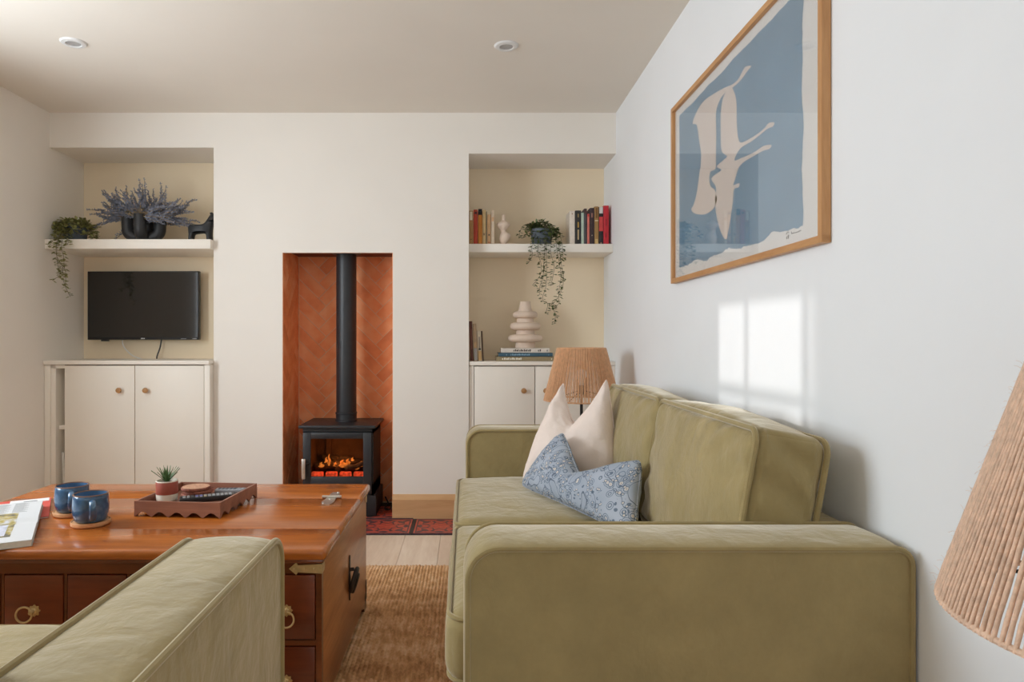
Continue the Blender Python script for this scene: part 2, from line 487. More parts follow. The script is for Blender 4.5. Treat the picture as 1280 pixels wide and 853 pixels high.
def tile_mat():
    m, nt, b = nodes('terracotta_tile')
    vec, rnd = rand_offset(nt, coords(nt))
    t = nd(nt, 'ShaderNodeTexNoise'); t.inputs['Scale'].default_value = 9; t.inputs['Detail'].default_value = 6
    nt.links.new(vec, t.inputs['Vector'])
    f = math2(nt, 'ADD', t.outputs['Fac'], math2(nt, 'MULTIPLY', math2(nt, 'SUBTRACT', rnd, 0.5), 0.22))
    col = ramp(nt, f, [(0.25, srgb(226, 134, 80)), (0.5, srgb(246, 156, 100)), (0.78, srgb(254, 184, 132))])
    vo = nd(nt, 'ShaderNodeTexVoronoi'); vo.inputs['Scale'].default_value = 34
    nt.links.new(vec, vo.inputs['Vector'])
    vn = nd(nt, 'ShaderNodeTexNoise'); vn.inputs['Scale'].default_value = 13
    nt.links.new(vec, vn.inputs['Vector'])
    sp = math2(nt, 'MULTIPLY', math2(nt, 'LESS_THAN', vo.outputs['Distance'], 0.13), math2(nt, 'GREATER_THAN', vn.outputs['Fac'], 0.56))
    mx = nd(nt, 'ShaderNodeMixRGB'); mx.inputs[2].default_value = (*srgb(222, 178, 146), 1)
    nt.links.new(sp, mx.inputs[0]); nt.links.new(col, mx.inputs[1])
    nt.links.new(mx.outputs[0], b.inputs['Base Color'])
    b.inputs['Roughness'].default_value = 0.62
    t2 = nd(nt, 'ShaderNodeTexNoise'); t2.inputs['Scale'].default_value = 40
    nt.links.new(vec, t2.inputs['Vector'])
    bump(nt, b, t2.outputs['Fac'], 0.15, 0.002)
    return m
M['tile'] = tile_mat()

def hearth_mat():
    """encaustic tile: red star medallion in a dark lattice of petals (object space, tile centred on its origin)"""
    m, nt, b = nodes('encaustic_hearth_tile')
    tc = nt.nodes.new('ShaderNodeTexCoord'); sx = nt.nodes.new('ShaderNodeSeparateXYZ')
    nt.links.new(tc.outputs['Object'], sx.inputs[0])
    X, Y = sx.outputs[0], sx.outputs[1]
    r = math2(nt, 'SQRT', math2(nt, 'ADD', math2(nt, 'MULTIPLY', X, X), math2(nt, 'MULTIPLY', Y, Y)))
    th = math2(nt, 'ARCTAN2', Y, X)
    c8 = math2(nt, 'COSINE', math2(nt, 'MULTIPLY', th, 8.0))
    c16 = math2(nt, 'ABSOLUTE', math2(nt, 'COSINE', math2(nt, 'MULTIPLY', th, 4.0)))
    r1 = math2(nt, 'ADD', r, math2(nt, 'MULTIPLY', c8, 0.009))
    star = math2(nt, 'LESS_THAN', r1, 0.060)
    ring = math2(nt, 'MULTIPLY', math2(nt, 'GREATER_THAN', r1, 0.071), math2(nt, 'LESS_THAN', r1, 0.108))
    ringp = math2(nt, 'MULTIPLY', ring, math2(nt, 'GREATER_THAN', c16, 0.34))
    r2 = math2(nt, 'ADD', r, math2(nt, 'MULTIPLY', c8, -0.010))
    out = math2(nt, 'MULTIPLY', math2(nt, 'GREATER_THAN', r2, 0.122), math2(nt, 'GREATER_THAN', math2(nt, 'ABSOLUTE', math2(nt, 'SINE', math2(nt, 'MULTIPLY', th, 4.0))), 0.28))
    ax, ay = math2(nt, 'ABSOLUTE', X), math2(nt, 'ABSOLUTE', Y)
    mxy = math2(nt, 'MAXIMUM', ax, ay)
    inside = math2(nt, 'LESS_THAN', mxy, 0.138)
    outp = math2(nt, 'MULTIPLY', out, math2(nt, 'LESS_THAN', mxy, 0.126))
    red = math2(nt, 'MINIMUM', math2(nt, 'ADD', math2(nt, 'ADD', star, ringp), outp), 1.0)
    red = math2(nt, 'MULTIPLY', red, inside)
    frame = math2(nt, 'MULTIPLY', math2(nt, 'GREATER_THAN', mxy, 0.1335), math2(nt, 'LESS_THAN', mxy, 0.1415))
    red = math2(nt, 'MAXIMUM', red, frame)
    t = nd(nt, 'ShaderNodeTexNoise'); t.inputs['Scale'].default_value = 40
    nt.links.new(tc.outputs['Object'], t.inputs['Vector'])
    rc = ramp(nt, t.outputs['Fac'], [(0.3, srgb(174, 68, 52)), (0.7, srgb(206, 94, 74))])
    dc = ramp(nt, t.outputs['Fac'], [(0.3, srgb(66, 50, 56)), (0.7, srgb(92, 70, 76))])
    mx = nd(nt, 'ShaderNodeMixRGB')
    nt.links.new(red, mx.inputs[0]); nt.links.new(dc, mx.inputs[1]); nt.links.new(rc, mx.inputs[2])
    nt.links.new(mx.outputs[0], b.inputs['Base Color']); b.inputs['Roughness'].default_value = 0.45
    return m
M['hearth'] = hearth_mat()

def floral_mat():
    """blue cotton with a printed floral scroll in slate and cream"""
    m, nt, b = nodes('blue_floral_print')
    vec = coords(nt)
    wob = nd(nt, 'ShaderNodeTexNoise'); wob.inputs['Scale'].default_value = 9
    nt.links.new(vec, wob.inputs['Vector'])
    ad = nd(nt, 'ShaderNodeVectorMath', operation='MULTIPLY_ADD')
    nt.links.new(wob.outputs['Color'], ad.inputs[0]); ad.inputs[1].default_value = (0.03, 0.03, 0.03); nt.links.new(vec, ad.inputs[2])
    def vor(sc):
        v = nd(nt, 'ShaderNodeTexVoronoi'); v.inputs['Scale'].default_value = sc
        nt.links.new(ad.outputs[0], v.inputs['Vector']); return v.outputs['Distance']
    def band(x, a, c): return math2(nt, 'MULTIPLY', math2(nt, 'GREATER_THAN', x, a), math2(nt, 'LESS_THAN', x, c))
    d, e = vor(30), vor(64)
    big = nd(nt, 'ShaderNodeTexNoise'); big.inputs['Scale'].default_value = 11; big.inputs['Detail'].default_value = 1
    nt.links.new(vec, big.inputs['Vector']); B = big.outputs['Fac']
    zone = math2(nt, 'GREATER_THAN', B, 0.40); zone2 = band(B, 0.47, 0.63)
    line = math2(nt, 'MAXIMUM', math2(nt, 'MULTIPLY', math2(nt, 'MAXIMUM', band(d, 0.22, 0.29), band(d, 0.40, 0.46)), zone), math2(nt, 'MULTIPLY', band(e, 0.27, 0.40), zone2))
    petal = math2(nt, 'MAXIMUM', math2(nt, 'MULTIPLY', math2(nt, 'LESS_THAN', d, 0.17), zone), math2(nt, 'MULTIPLY', math2(nt, 'LESS_THAN', e, 0.24), zone2))
    eye = math2(nt, 'MULTIPLY', math2(nt, 'LESS_THAN', d, 0.06), zone)
    vine = math2(nt, 'MAXIMUM', band(B, 0.385, 0.40), band(B, 0.55, 0.562))
    base = ramp(nt, wob.outputs['Fac'], [(0.3, srgb(158, 168, 182)), (0.7, srgb(180, 188, 200))])
    col = base
    for f, c in ((line, srgb(92, 108, 126)), (vine, srgb(88, 100, 116)), (petal, srgb(214, 204, 190)), (eye, srgb(110, 116, 124))):
        mx = nd(nt, 'ShaderNodeMixRGB'); mx.inputs[2].default_value = (*c, 1)
        nt.links.new(math2(nt, 'MULTIPLY', f, 0.85), mx.inputs[0]); nt.links.new(col, mx.inputs[1]); col = mx.outputs[0]
    nt.links.new(col, b.inputs['Base Color'])
    b.inputs['Roughness'].default_value = 0.85; b.inputs['Specular IOR Level'].default_value = 0.2
    t2 = nd(nt, 'ShaderNodeTexNoise'); t2.inputs['Scale'].default_value = 600
    nt.links.new(vec, t2.inputs['Vector']); bump(nt, b, t2.outputs['Fac'], 0.2, 0.001)
    return m
M['floral'] = floral_mat()

def rug_mat():
    m, nt, b = nodes('woven_jute')
    vec = coords(nt, (1, 0.35, 1))
    t = nd(nt, 'ShaderNodeTexNoise'); t.inputs['Scale'].default_value = 60; t.inputs['Detail'].default_value = 4
    nt.links.new(vec, t.inputs['Vector'])
    t3 = nd(nt, 'ShaderNodeTexNoise'); t3.inputs['Scale'].default_value = 9; t3.inputs['Detail'].default_value = 3
    nt.links.new(coords(nt, (0.15, 1, 1)), t3.inputs['Vector'])
    f = math2(nt, 'ADD', math2(nt, 'MULTIPLY', t.outputs['Fac'], 0.6), math2(nt, 'MULTIPLY', t3.outputs['Fac'], 0.4))
    nt.links.new(ramp(nt, f, [(0.32, srgb(170, 122, 78)), (0.5, srgb(218, 170, 122)), (0.68, srgb(246, 212, 170))]), b.inputs['Base Color'])
    b.inputs['Roughness'].default_value = 0.95
    t2 = nd(nt, 'ShaderNodeTexNoise'); t2.inputs['Scale'].default_value = 300
    nt.links.new(coords(nt, (1, 0.4, 1)), t2.inputs['Vector']); bump(nt, b, t2.outputs['Fac'], 0.5, 0.002)
    return m
M['rug'] = rug_mat()

def glaze_mat():
    m, nt, b = nodes('blue_reactive_glaze')
    vec = coords(nt)
    t = nd(nt, 'ShaderNodeTexNoise'); t.inputs['Scale'].default_value = 22; t.inputs['Detail'].default_value = 5
    nt.links.new(vec, t.inputs['Vector'])
    nt.links.new(ramp(nt, t.outputs['Fac'], [(0.3, srgb(34, 58, 88)), (0.55, srgb(60, 98, 134)), (0.75, srgb(106, 136, 160))]), b.inputs['Base Color'])
    b.inputs['Roughness'].default_value = 0.14; b.inputs['Coat Weight'].default_value = 0.5
    return m
M['glaze'] = glaze_mat()
M['glazein'] = pm('lightened_inside_glaze', srgb(74, 110, 146), 0.25, 0.2, 30)  # the mug glaze again, lightened to imitate light reaching the inside
M['rim'] = pm('brown_glaze_rim', srgb(120, 88, 72), 0.3, 0.1, 40)

def bookmat(c): return pm('book_cloth', srgb(*c), 0.6, 0.08, 60, 0.05, 300)

# ------------------------------------------------------------------ room shell
LX, RX = -2.472, 0.881
YB, YA = 4.04, 4.40           # chimney breast face, alcove back wall
CEIL = 2.405
CBL, CBR = -1.501, 0.0095     # chimney breast sides
OL, OR, OZ = -1.094, -0.440, 1.576   # fireplace opening
RB = 4.42                     # back of the recess
def struct(name, bm, m, parent=None):
    o = obj(name, bm, m, parent)
    if not parent: o['kind'] = 'structure'
    return o

bm = NB(); box(bm, LX - 0.2, RX + 0.2, FRONT_Y - 0.2, 4.7, -0.12, -0.016)
floor = struct('floor', bm, M['oakfloor'])
rng = random.Random(4)
PW = 0.1915
x = -0.335 - PW * 12; pl_i = 0
plank_mesh = {}
while x < RX:
    x0, x1 = max(x, LX), min(x + PW, RX)
    y = FRONT_Y - rng.uniform(0, 1.2)
    while y < 4.40:
        L = rng.choice((1.2, 1.5, 1.8))
        y0, y1 = max(y, FRONT_Y), y + L
        lim = 3.70 if x1 > -1.56 and x0 < 0.06 else 4.40
        if x1 > CBL and x0 < CBR: lim = min(lim, 4.04)
        y1 = min(y1, lim)
        if y1 - y0 > 0.05 and x1 - x0 > 0.01:
            key = (round(x1 - x0, 4), round(y1 - y0, 4))
            if key not in plank_mesh:
                b2 = NB(); w, l = key
                box(b2, -w / 2 + 0.0008, w / 2 - 0.0008, -l / 2 + 0.0008, l / 2 - 0.0008, -0.016, 0)
                plank_mesh[key] = finish(b2, 'plank'); plank_mesh[key].materials.append(M['oakfloor'])
            obj('plank', plank_mesh[key], None, floor, ((x0 + x1) / 2, (y0 + y1) / 2, 0))
        y += L
    x += PW

struct('ceiling', boxo(LX - 0.2, RX + 0.2, FRONT_Y - 0.2, 4.7, CEIL, CEIL + 0.15), M['ceil'])
struct('wall_right', boxo(RX, RX + 0.2, FRONT_Y - 0.2, 4.7, -0.12, CEIL), M['wall_r'])
# left wall with its window opening
bm = NB(); xa, xb = LX - 0.28, LX
box(bm, xa, xb, FRONT_Y - 0.2, WIN1[0], -0.12, CEIL); box(bm, xa, xb, WIN1[1], 4.7, -0.12, CEIL)
for w in (WIN1,):
    box(bm, xa, xb, w[0], w[1], -0.12, w[2]); box(bm, xa, xb, w[0], w[1], w[3], CEIL)
struct('wall_left', bm, M['wall'])
bm = NB(); ya, yb = FRONT_Y - 0.25, FRONT_Y
box(bm, LX, WIN3[0], ya, yb, -0.12, CEIL); box(bm, WIN3[1], RX, ya, yb, -0.12, CEIL)
box(bm, WIN3[0], WIN3[1], ya, yb, -0.12, WIN3[2]); box(bm, WIN3[0], WIN3[1], ya, yb, WIN3[3], CEIL)
struct('wall_front', bm, M['wall'])
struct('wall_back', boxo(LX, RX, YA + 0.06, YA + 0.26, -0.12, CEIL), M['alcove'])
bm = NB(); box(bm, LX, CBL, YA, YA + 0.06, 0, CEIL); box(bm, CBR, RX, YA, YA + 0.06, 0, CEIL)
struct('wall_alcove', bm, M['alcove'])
# alcove side linings are the chimney breast cheeks
HZL, HZR = 2.199, 2.163
bm = NB()
box(bm, CBL, OL, YB, YA + 0.06, 0, CEIL); box(bm, OR, CBR, YB, YA + 0.06, 0, CEIL); box(bm, OL, OR, YB, YA + 0.06, OZ + 0.024, CEIL)
box(bm, OL, OR, YB, YB + 0.03, OZ, OZ + 0.024)
box(bm, LX, CBL, YB, YA, HZL, CEIL); box(bm, CBR, RX, YB, YA, HZR, CEIL)
struct('wall_chimney', bm, M['wall'])

def window(name, axis, c0, c1, z0, z1, pos, mull):
    """casement frame in a wall opening: axis 'Y' = lies in the left wall, 'X' = in the front wall"""
    e = bpy.data.objects.new(name, None); COL.objects.link(e); e['kind'] = 'structure'
    def bx(bm, a0, a1, d0, d1, q0, q1, bev=0.004):
        if axis == 'Y': box(bm, pos + d0, pos + d1, a0, a1, q0, q1, bev)
        else: box(bm, a0, a1, pos + d0, pos + d1, q0, q1, bev)
    b = NB(); f = 0.045
    bx(b, c0, c1, -0.03, 0.03, z0, z0 + f); bx(b, c0, c1, -0.03, 0.03, z1 - f, z1)
    bx(b, c0, c0 + f, -0.03, 0.03, z0, z1); bx(b, c1 - f, c1, -0.03, 0.03, z0, z1)
    obj('frame', b, M['white'], e)
    for mm in mull:
        b = NB(); bx(b, mm - 0.014, mm + 0.014, -0.02, 0.02, z0 + f, z1 - f); obj('mullion', b, M['white'], e)
    b = NB(); zr = z1 - 0.33; bx(b, c0 + f, c1 - f, -0.018, 0.018, zr - 0.013, zr + 0.013); obj('glazing_bar', b, M['white'], e)
    b = NB(); bx(b, c0 + f, c1 - f, -0.003, 0.003, z0 + f, z1 - f, 0); obj('pane', b, M['pane'], e)
    b = NB(); bx(b, c0 - 0.03, c1 + 0.03, -0.1, 0.20, z0 - 0.03, z0, 0.004); obj('sill', b, M['white'], e)
    return e
window('window_1', 'Y', WIN1[0], WIN1[1], WIN1[2], WIN1[3], LX - 0.16, [2.32, 1.95, 1.61])
window('window_added', 'X', WIN3[0], WIN3[1], WIN3[2], WIN3[3], FRONT_Y - 0.14, [-1.45, -0.85, -0.25])  # unseen front window, put in to go with the fill lamp

# oak skirting boards: plain with a chamfered top
def skirting(name, axis, a0, a1, pos, sgn):
    prof = [(0, 0), (0.028, 0), (0.028, 0.118), (0.006, 0.146), (0, 0.146)]
    b = NB()
    if axis == 'X': prism(b, prof, lambda u, v, d: (d, pos + sgn * u, v), a0, a1)
    else: prism(b, prof, lambda u, v, d: (pos + sgn * u, d, v), a0, a1)
    struct(name, b, M['skirt'])
skirting('baseboard_back', 'X', OR - 0.001, CBR, YB, -1)
skirting('baseboard_chimney', 'X', CBL, OL, YB, -1)
skirting('baseboard_right', 'Y', FRONT_Y, 4.05, RX, -1)
skirting('baseboard_left', 'Y', FRONT_Y, 3.95, LX, 1)

# ------------------------------------------------------------------ fireplace recess: herringbone tiles
bm = NB()
box(bm, OL - 0.0, OR + 0.0, RB, RB + 0.04, 0, OZ + 0.024)
recess = struct('wall_recess', bm, M['mortar'])
bm = NB(); box(bm, OL, OL + 0.002, YB + 0.001, RB, 0, OZ + 0.024); box(bm, OR - 0.002, OR, YB + 0.001, RB, 0, OZ + 0.024)
obj('grout', bm, M['mortar'], recess)
obj('register_plate', boxo(OL, OR, YB + 0.03, RB, OZ + 0.022, OZ + 0.03), pm('register_plate_brown', srgb(110, 62, 40), 0.7), recess)

def clip(poly, x0, x1, y0, y1):
    def half(p, inside, inter):
        out = []
        for i in range(len(p)):
            a, b = p[i], p[(i + 1) % len(p)]
            ia, ib = inside(a), inside(b)
            if ia: out.append(a)
            if ia != ib: out.append(inter(a, b))
        return out
    ix = lambda X: (lambda a, b: (X, a[1] + (b[1] - a[1]) * (X - a[0]) / (b[0] - a[0])))
    iy = lambda Y: (lambda a, b: (a[0] + (b[0] - a[0]) * (Y - a[1]) / (b[1] - a[1]), Y))
    for ins, itx in ((lambda p: p[0] >= x0, ix(x0)), (lambda p: p[0] <= x1, ix(x1)), (lambda p: p[1] >= y0, iy(y0)), (lambda p: p[1] <= y1, iy(y1))):
        if not poly: return poly
        poly = half(poly, ins, itx)
    return poly
def area(p): return 0.5 * sum(p[i - 1][0] * p[i][1] - p[i][0] * p[i - 1][1] for i in range(len(p)))
TW, TL, S2 = 0.0704, 0.26, math.sqrt(2)
def herring(u_of_valley, h0, h1, v0, v1, z0):
    g = 0.0023; res = []
    for k in range(-40, 60):
        a = k * TW
        for mm in range(-6, 7):
            for rect in ((a + mm * TL, a - mm * TL, TL, TW), (a + TL + mm * TL, a + TW - TL - mm * TL, TW, TL)):
                x, y, w, h = rect
                cs = [(x + g, y + g), (x + w - g, y + g), (x + w - g, y + h - g), (x + g, y + h - g)]
                uv = [((p - q) / S2 - S2 * TL + u_of_valley, (p + q) / S2 + z0) for p, q in cs]
                c = clip(uv, h0, h1, v0, v1)
                if c and abs(area(c)) > 1.5e-4: res.append(c)
    return res
rt = random.Random(9)
def lay(polys, f):
    for p in polys:
        cu = sum(q[0] for q in p) / len(p); cv = sum(q[1] for q in p) / len(p)
        c = Vector(f(cu, cv, 0)); lift = rt.uniform(0.0016, 0.0026)
        b = NB(); prism(b, p, lambda u, v, d: Vector(f(u, v, d)) - c, 0, lift)
        obj('tile', b, M['tile'], recess, c)
ZT = OZ + 0.02
lay(herring(-0.912, OL + 0.008, OR - 0.008, 0.014, ZT, 0.0833), lambda u, v, d: (u, RB - d, v))
lay(herring(4.18, YB + 0.003, RB - 0.008, 0.014, ZT, 0.052), lambda u, v, d: (OL + 0.002 + d, u, v))
lay(herring(4.18, YB + 0.003, RB - 0.008, 0.014, ZT, 0.052), lambda u, v, d: (OR - 0.002 - d, u, v))

# hearth floor: patterned tiles on a thin bed
hearth = struct('floor_hearth', boxo(-1.56, 0.06, 3.700, 4.035, -0.016, -0.002), pm('hearth_bed', srgb(54, 48, 46), 0.7))
obj('recess_bed', boxo(OL, OR, 4.035, RB, -0.016, 0.004), pm('hearth_bed_dark', srgb(54, 48, 46), 0.7), hearth)
TP = 0.3065
tm = finish(boxo(-0.1425, 0.1425, -0.1425, 0.1425, -0.01, 0, 0.0008, 1), 'hearth_tile'); tm.materials.append(M['hearth'])
for i in range(-1, 5):
    cx = -0.153 - TP * i
    if i >= 0: obj('hearth_tile', tm, None, hearth, (cx, 3.853, 0.008))
for cx in (-0.4595, -0.766, ):
    obj('hearth_tile', tm, None, hearth, (cx - 0.0, 4.153, 0.012))
sm = finish(boxo(-0.0095, 0.0095, -0.151, 0.151, -0.01, 0, 0.0008, 1), 'border_tile'); sm.materials.append(pm('border_dark', srgb(52, 44, 44), 0.5))
for i in range(0, 6): obj('border_tile', sm, None, hearth, (-0.306 + 0.306 - 0.3065 * i + 0.0003, 3.853, 0.008))
lm = finish(boxo(-0.81, 0.81, -0.0085, 0.0085, -0.01, 0, 0.0008, 1), 'border_strip'); lm.materials.append(M['hearth'])
for yy in (4.0065,): obj('border_strip', lm, None, hearth, (-0.75, yy, 0.007))

# ------------------------------------------------------------------ joinery
def knob(parent, x, y, z):
    b = NB()
    lathe(b, [(0.006, 0), (0.006, 0.010), (0.0135, 0.014), (0.0165, 0.021), (0.0145, 0.028), (0.007, 0.031), (0, 0.0315)], 20)
    bmesh.ops.rotate(b, verts=b.verts[:], matrix=Matrix.Rotation(PI / 2, 3, 'X'))
    return obj('knob', b, M['knob'], parent, (x, y, z), label='turned oak knob')

# left built-in cupboard
FY = 3.985
lc = thing('alcove_cupboard', 'cream built-in cupboard under the television with a narrow open niche', 'cupboard', (-1.985, FY, 0))
X0, X1 = LX + 0.002, CBL - 0.002
ct = 0.939
kx = lambda px: PXX(px, FY)
bm = NB(); box(bm, X0, X1, FY - 0.012, YA - 0.004, ct - 0.024, ct, 0.003); wobj('top', bm, M['joinery'], lc)
bm = NB()
box(bm, X0, kx(62.5), FY, FY + 0.02, 0, ct - 0.026, 0.001); wobj('side_filler', bm, M['joinery'], lc)
bm = NB(); box(bm, kx(62.7), kx(68.8), FY + 0.006, FY + 0.40, 0, ct - 0.026, 0.001); box(bm, kx(80), kx(80) + 0.02, FY + 0.024, FY + 0.40, 0.09, ct - 0.03)
box(bm, kx(62.7), kx(80.3), FY + 0.006, FY + 0.026, ct - 0.046, ct - 0.026); box(bm, kx(62.7), kx(80), FY + 0.39, FY + 0.41, 0, ct - 0.026)
box(bm, kx(68.8), kx(80), FY + 0.01, FY + 0.39, 0.07, 0.09)
wobj('niche', bm, M['joinery'], lc)
bm = NB(); box(bm, kx(68.8), kx(80), FY + 0.04, FY + 0.39, PZ(537, FY + 0.04), PZ(532, FY + 0.04), 0.001); wobj('niche_shelf', bm, M['joinery'], lc)
bm = NB(); box(bm, kx(255.3), X1, FY, FY + 0.40, 0, ct - 0.026, 0.001); box(bm, kx(81), kx(255), FY + 0.03, FY + 0.05, 0, ct - 0.03)
box(bm, kx(81), kx(255.3), FY + 0.022, FY + 0.04, 0, 0.085)
wobj('carcass', bm, M['joinery'], lc)
for a, b_, kxp in ((80.8, 167.9, 150.5), (168.9, 254.7, 183.5)):
    d = wobj('door', boxo(kx(a), kx(b_), FY, FY + 0.02, 0.09, ct - 0.030, 0.0015), M['joinery'], lc)
    k = knob(d, 0, 0, 0); k.location = Vector((kx(kxp), FY, PZ(488, FY))) - lc.location

# right built-in cupboard
FR = 4.055
rc = thing('alcove_cupboard', 'cream built-in cupboard behind the sofa under the vase and books', 'cupboard', (0.445, FR, 0))
X0, X1 = CBR + 0.002, RX - 0.002; ct2 = 0.931
kr = lambda px: PXX(px, FR)
wobj('top', boxo(X0, X1, FR - 0.008, YA - 0.004, ct2 - 0.024, ct2, 0.003), M['joinery'], rc)
bm = NB(); box(bm, X0, kr(592.3), FR, FR + 0.30, 0, ct2 - 0.026, 0.001); box(bm, kr(745.3), X1, FR, FR + 0.30, 0, ct2 - 0.026, 0.001)
box(bm, kr(592.3), kr(745.3), FR + 0.03, FR + 0.05, 0, ct2 - 0.03); box(bm, kr(592.3), kr(745.3), FR + 0.022, FR + 0.03, 0, 0.085)
wobj('carcass', bm, M['joinery'], rc)
for a, b_, kxp in ((593, 668.2, 654.5), (669.2, 744.5, 682.0)):
    d = wobj('door', boxo(kr(a), kr(b_), FR, FR + 0.02, 0.09, ct2 - 0.030, 0.0015), M['joinery'], rc)
    k = knob(d, 0, 0, 0); k.location = Vector((kr(kxp), FR, PZ(488.5, FR))) - rc.location

SLF, SRF = 3.99, 4.12
SLZ, SRZ = 1.649, 1.640
one('floating_shelf', boxo(LX + 0.001, CBL - 0.001, SLF, YA - 0.001, SLZ - 0.056, SLZ, 0.002), M['joinery'], 'thick cream floating shelf above the television', 'shelf')
one('floating_shelf', boxo(CBR + 0.001, RX - 0.001, SRF, YA - 0.001, SRZ - 0.051, SRZ, 0.002), M['joinery'], 'thick cream floating shelf holding rows of books and an ivy', 'shelf')

# ------------------------------------------------------------------ ceiling downlights
for i, (px, py) in enumerate(((92, 53), (633, 57))):
    yy = (CEIL - CAMZ) * FPX / (CY - py); xx = PXX(px, yy)
    t = thing('downlight', ['white round recessed downlight in the ceiling on the television side', 'white round recessed downlight in the ceiling on the bookshelf side'][i], 'downlight', (xx, yy, CEIL), 0, 'recessed ceiling downlights')
    b = NB(); lathe(b, [(0.030, 0.0), (0.030, -0.006), (0.034, -0.009), (0.050, -0.007), (0.056, -0.001), (0.056, 0)], 40, caps=False); obj('ring', b, M['white'], t)
    b = NB(); lathe(b, [(0, -0.004), (0.020, -0.005), (0.029, -0.0065), (0.0295, -0.002), (0, -0.001)], 32); obj('lens', b, M['lens'], t)

# ------------------------------------------------------------------ wood-burning style stove
SX = -0.764
st = thing('stove', 'black metal stove with glowing logs behind glass in the tiled recess', 'stove', (SX, 4.2, 0.012))
F0 = 4.03
bxl, bxr = -0.972, -0.556
wobj('base', boxo(bxl - 0.006, bxr + 0.016, F0 + 0.012, 4.37, 0.013, 0.138, 0.004), M['stove'], st)
bm = NB()
box(bm, bxl, bxl + 0.014, F0 + 0.012, 4.37, 0.138, 0.536); box(bm, bxr - 0.014, bxr, F0 + 0.012, 4.37, 0.138, 0.536)
box(bm, bxl, bxr, 4.355, 4.37, 0.138, 0.536); box(bm, bxl, bxr, F0 + 0.012, 4.37, 0.138, 0.205); box(bm, bxl, bxr, F0 + 0.012, 4.37, 0.505, 0.536)
wobj('body', bm, M['stove'], st)
bm = NB(); box(bm, bxl + 0.015, bxr - 0.015, 4.30, 4.35, 0.206, 0.504); box(bm, bxl + 0.015, bxl + 0.03, F0 + 0.03, 4.30, 0.206, 0.504); box(bm, bxr - 0.03, bxr - 0.015, F0 + 0.03, 4.30, 0.206, 0.504)
box(bm, bxl + 0.09, bxl + 0.12, 4.27, 4.30, 0.206, 0.504)
wobj('firebox', bm, M['stovein'], st)
wobj('top_plate', boxo(-0.992, -0.538, 4.005, 4.40, 0.537, 0.556, 0.005, 3), M['stove'], st)
wobj('front_rail', boxo(bxl - 0.0, bxr - 0.006, F0 + 0.004, F0 + 0.014, 0.514, 0.536, 0.002), M['stove'], st)
GX0, GX1, GZ0, GZ1 = -0.923, -0.613, 0.252, 0.476
bm = NB(); dx0, dx1, dz0, dz1 = bxl + 0.003, bxr - 0.008, 0.150, 0.512
box(bm, dx0, GX0, F0 - 0.008, F0 + 0.012, dz0, dz1, 0.002); box(bm, GX1, dx1, F0 - 0.008, F0 + 0.012, dz0, dz1, 0.002)
box(bm, GX0, GX1, F0 - 0.008, F0 + 0.012, dz0, GZ0, 0.002); box(bm, GX0, GX1, F0 - 0.008, F0 + 0.012, GZ1, dz1, 0.002)
dr = wobj('door', bm, M['stove'], st)
wobj('door_glass', boxo(GX0, GX1, F0, F0 + 0.004, GZ0, GZ1), M['fireglass'], dr)
bm = NB(); box(bm, -0.970, -0.948, F0 - 0.040, F0 - 0.024, 0.243, 0.362, 0.003); wobj('handle', bm, M['steel'], dr)
bm = NB(); tube(bm, [(-0.958, F0 - 0.026, 0.33), (-0.940, F0 - 0.016, 0.33), (-0.935, F0 - 0.006, 0.325)], 0.005); wobj('handle_arm', bm, M['stove'], dr)
FLX, FLY = -0.750, 4.235
bm = NB(); lathe(bm, [(0.062, 0.60), (0.062, OZ + 0.021)], 40, (FLX, FLY, 0)); fl = wobj('flue_pipe', bm, M['stove'], st)
bm = NB(); lathe(bm, [(0.067, 0.557), (0.067, 0.566), (0.064, 0.570), (0.064, 0.60), (0.0665, 0.603), (0.0665, 0.612), (0.0632, 0.615)], 40, (FLX, FLY, 0)); wobj('flue_collar', bm, M['stove'], fl)
bm = NB(); lathe(bm, [(0.064, OZ + 0.012), (0.085, OZ + 0.014), (0.088, OZ + 0.021)], 40, (FLX, FLY, 0)); wobj('flue_flange', bm, M['stove'], fl)
bm = NB()
cpts = []
for i in range(28):
    a = 2 * PI * i / 28; ang = math.radians(232) + 0.30 * math.cos(a); cpts.append((FLX + 0.0622 * math.cos(ang), FLY + 0.0622 * math.sin(ang), 1.045 + 0.046 * math.sin(a)))
tube(bm, cpts, 0.0012, 5, True); wobj('inspection_hatch', bm, M['black'], fl)
# fire bed
rf = random.Random(3)
bm = NB()
for i in range(4): box(bm, GX0 - 0.01 + i * 0.084, GX0 + 0.058 + i * 0.084, 4.085, 4.12, 0.236, 0.266, 0.006)
wobj('ember_bed', bm, M['ember'], st)
bm = NB()
for (a, b_, r) in (((-0.93, 4.17, 0.285), (-0.74, 4.20, 0.30), 0.026), ((-0.80, 4.15, 0.29), (-0.62, 4.19, 0.315), 0.024), ((-0.70, 4.22, 0.31), (-0.90, 4.25, 0.33), 0.022), ((-0.78, 4.13, 0.272), (-0.84, 4.25, 0.33), 0.02)):
    pts = [Vector(a).lerp(Vector(b_), i / 7) + Vector((0, rf.uniform(-.004, .004), rf.uniform(-.006, .006))) for i in range(8)]
    tube(bm, pts, [r * rf.uniform(0.8, 1.1) for _ in pts], 9)
box(bm, GX0, GX1, 4.06, 4.28, 0.206, 0.234); wobj('charred_logs', bm, M['log'], st)
bm = NB(); pts = [Vector((-0.735, 4.095, 0.285)).lerp(Vector((-0.60, 4.12, 0.315)), i / 6) + Vector((0, 0, 0.006 * math.sin(i * 1.7))) for i in range(7)]
tube(bm, pts, [0.012, 0.017, 0.015, 0.018, 0.014, 0.015, 0.011], 9); wobj('ash_log', bm, M['ashlog'], st)
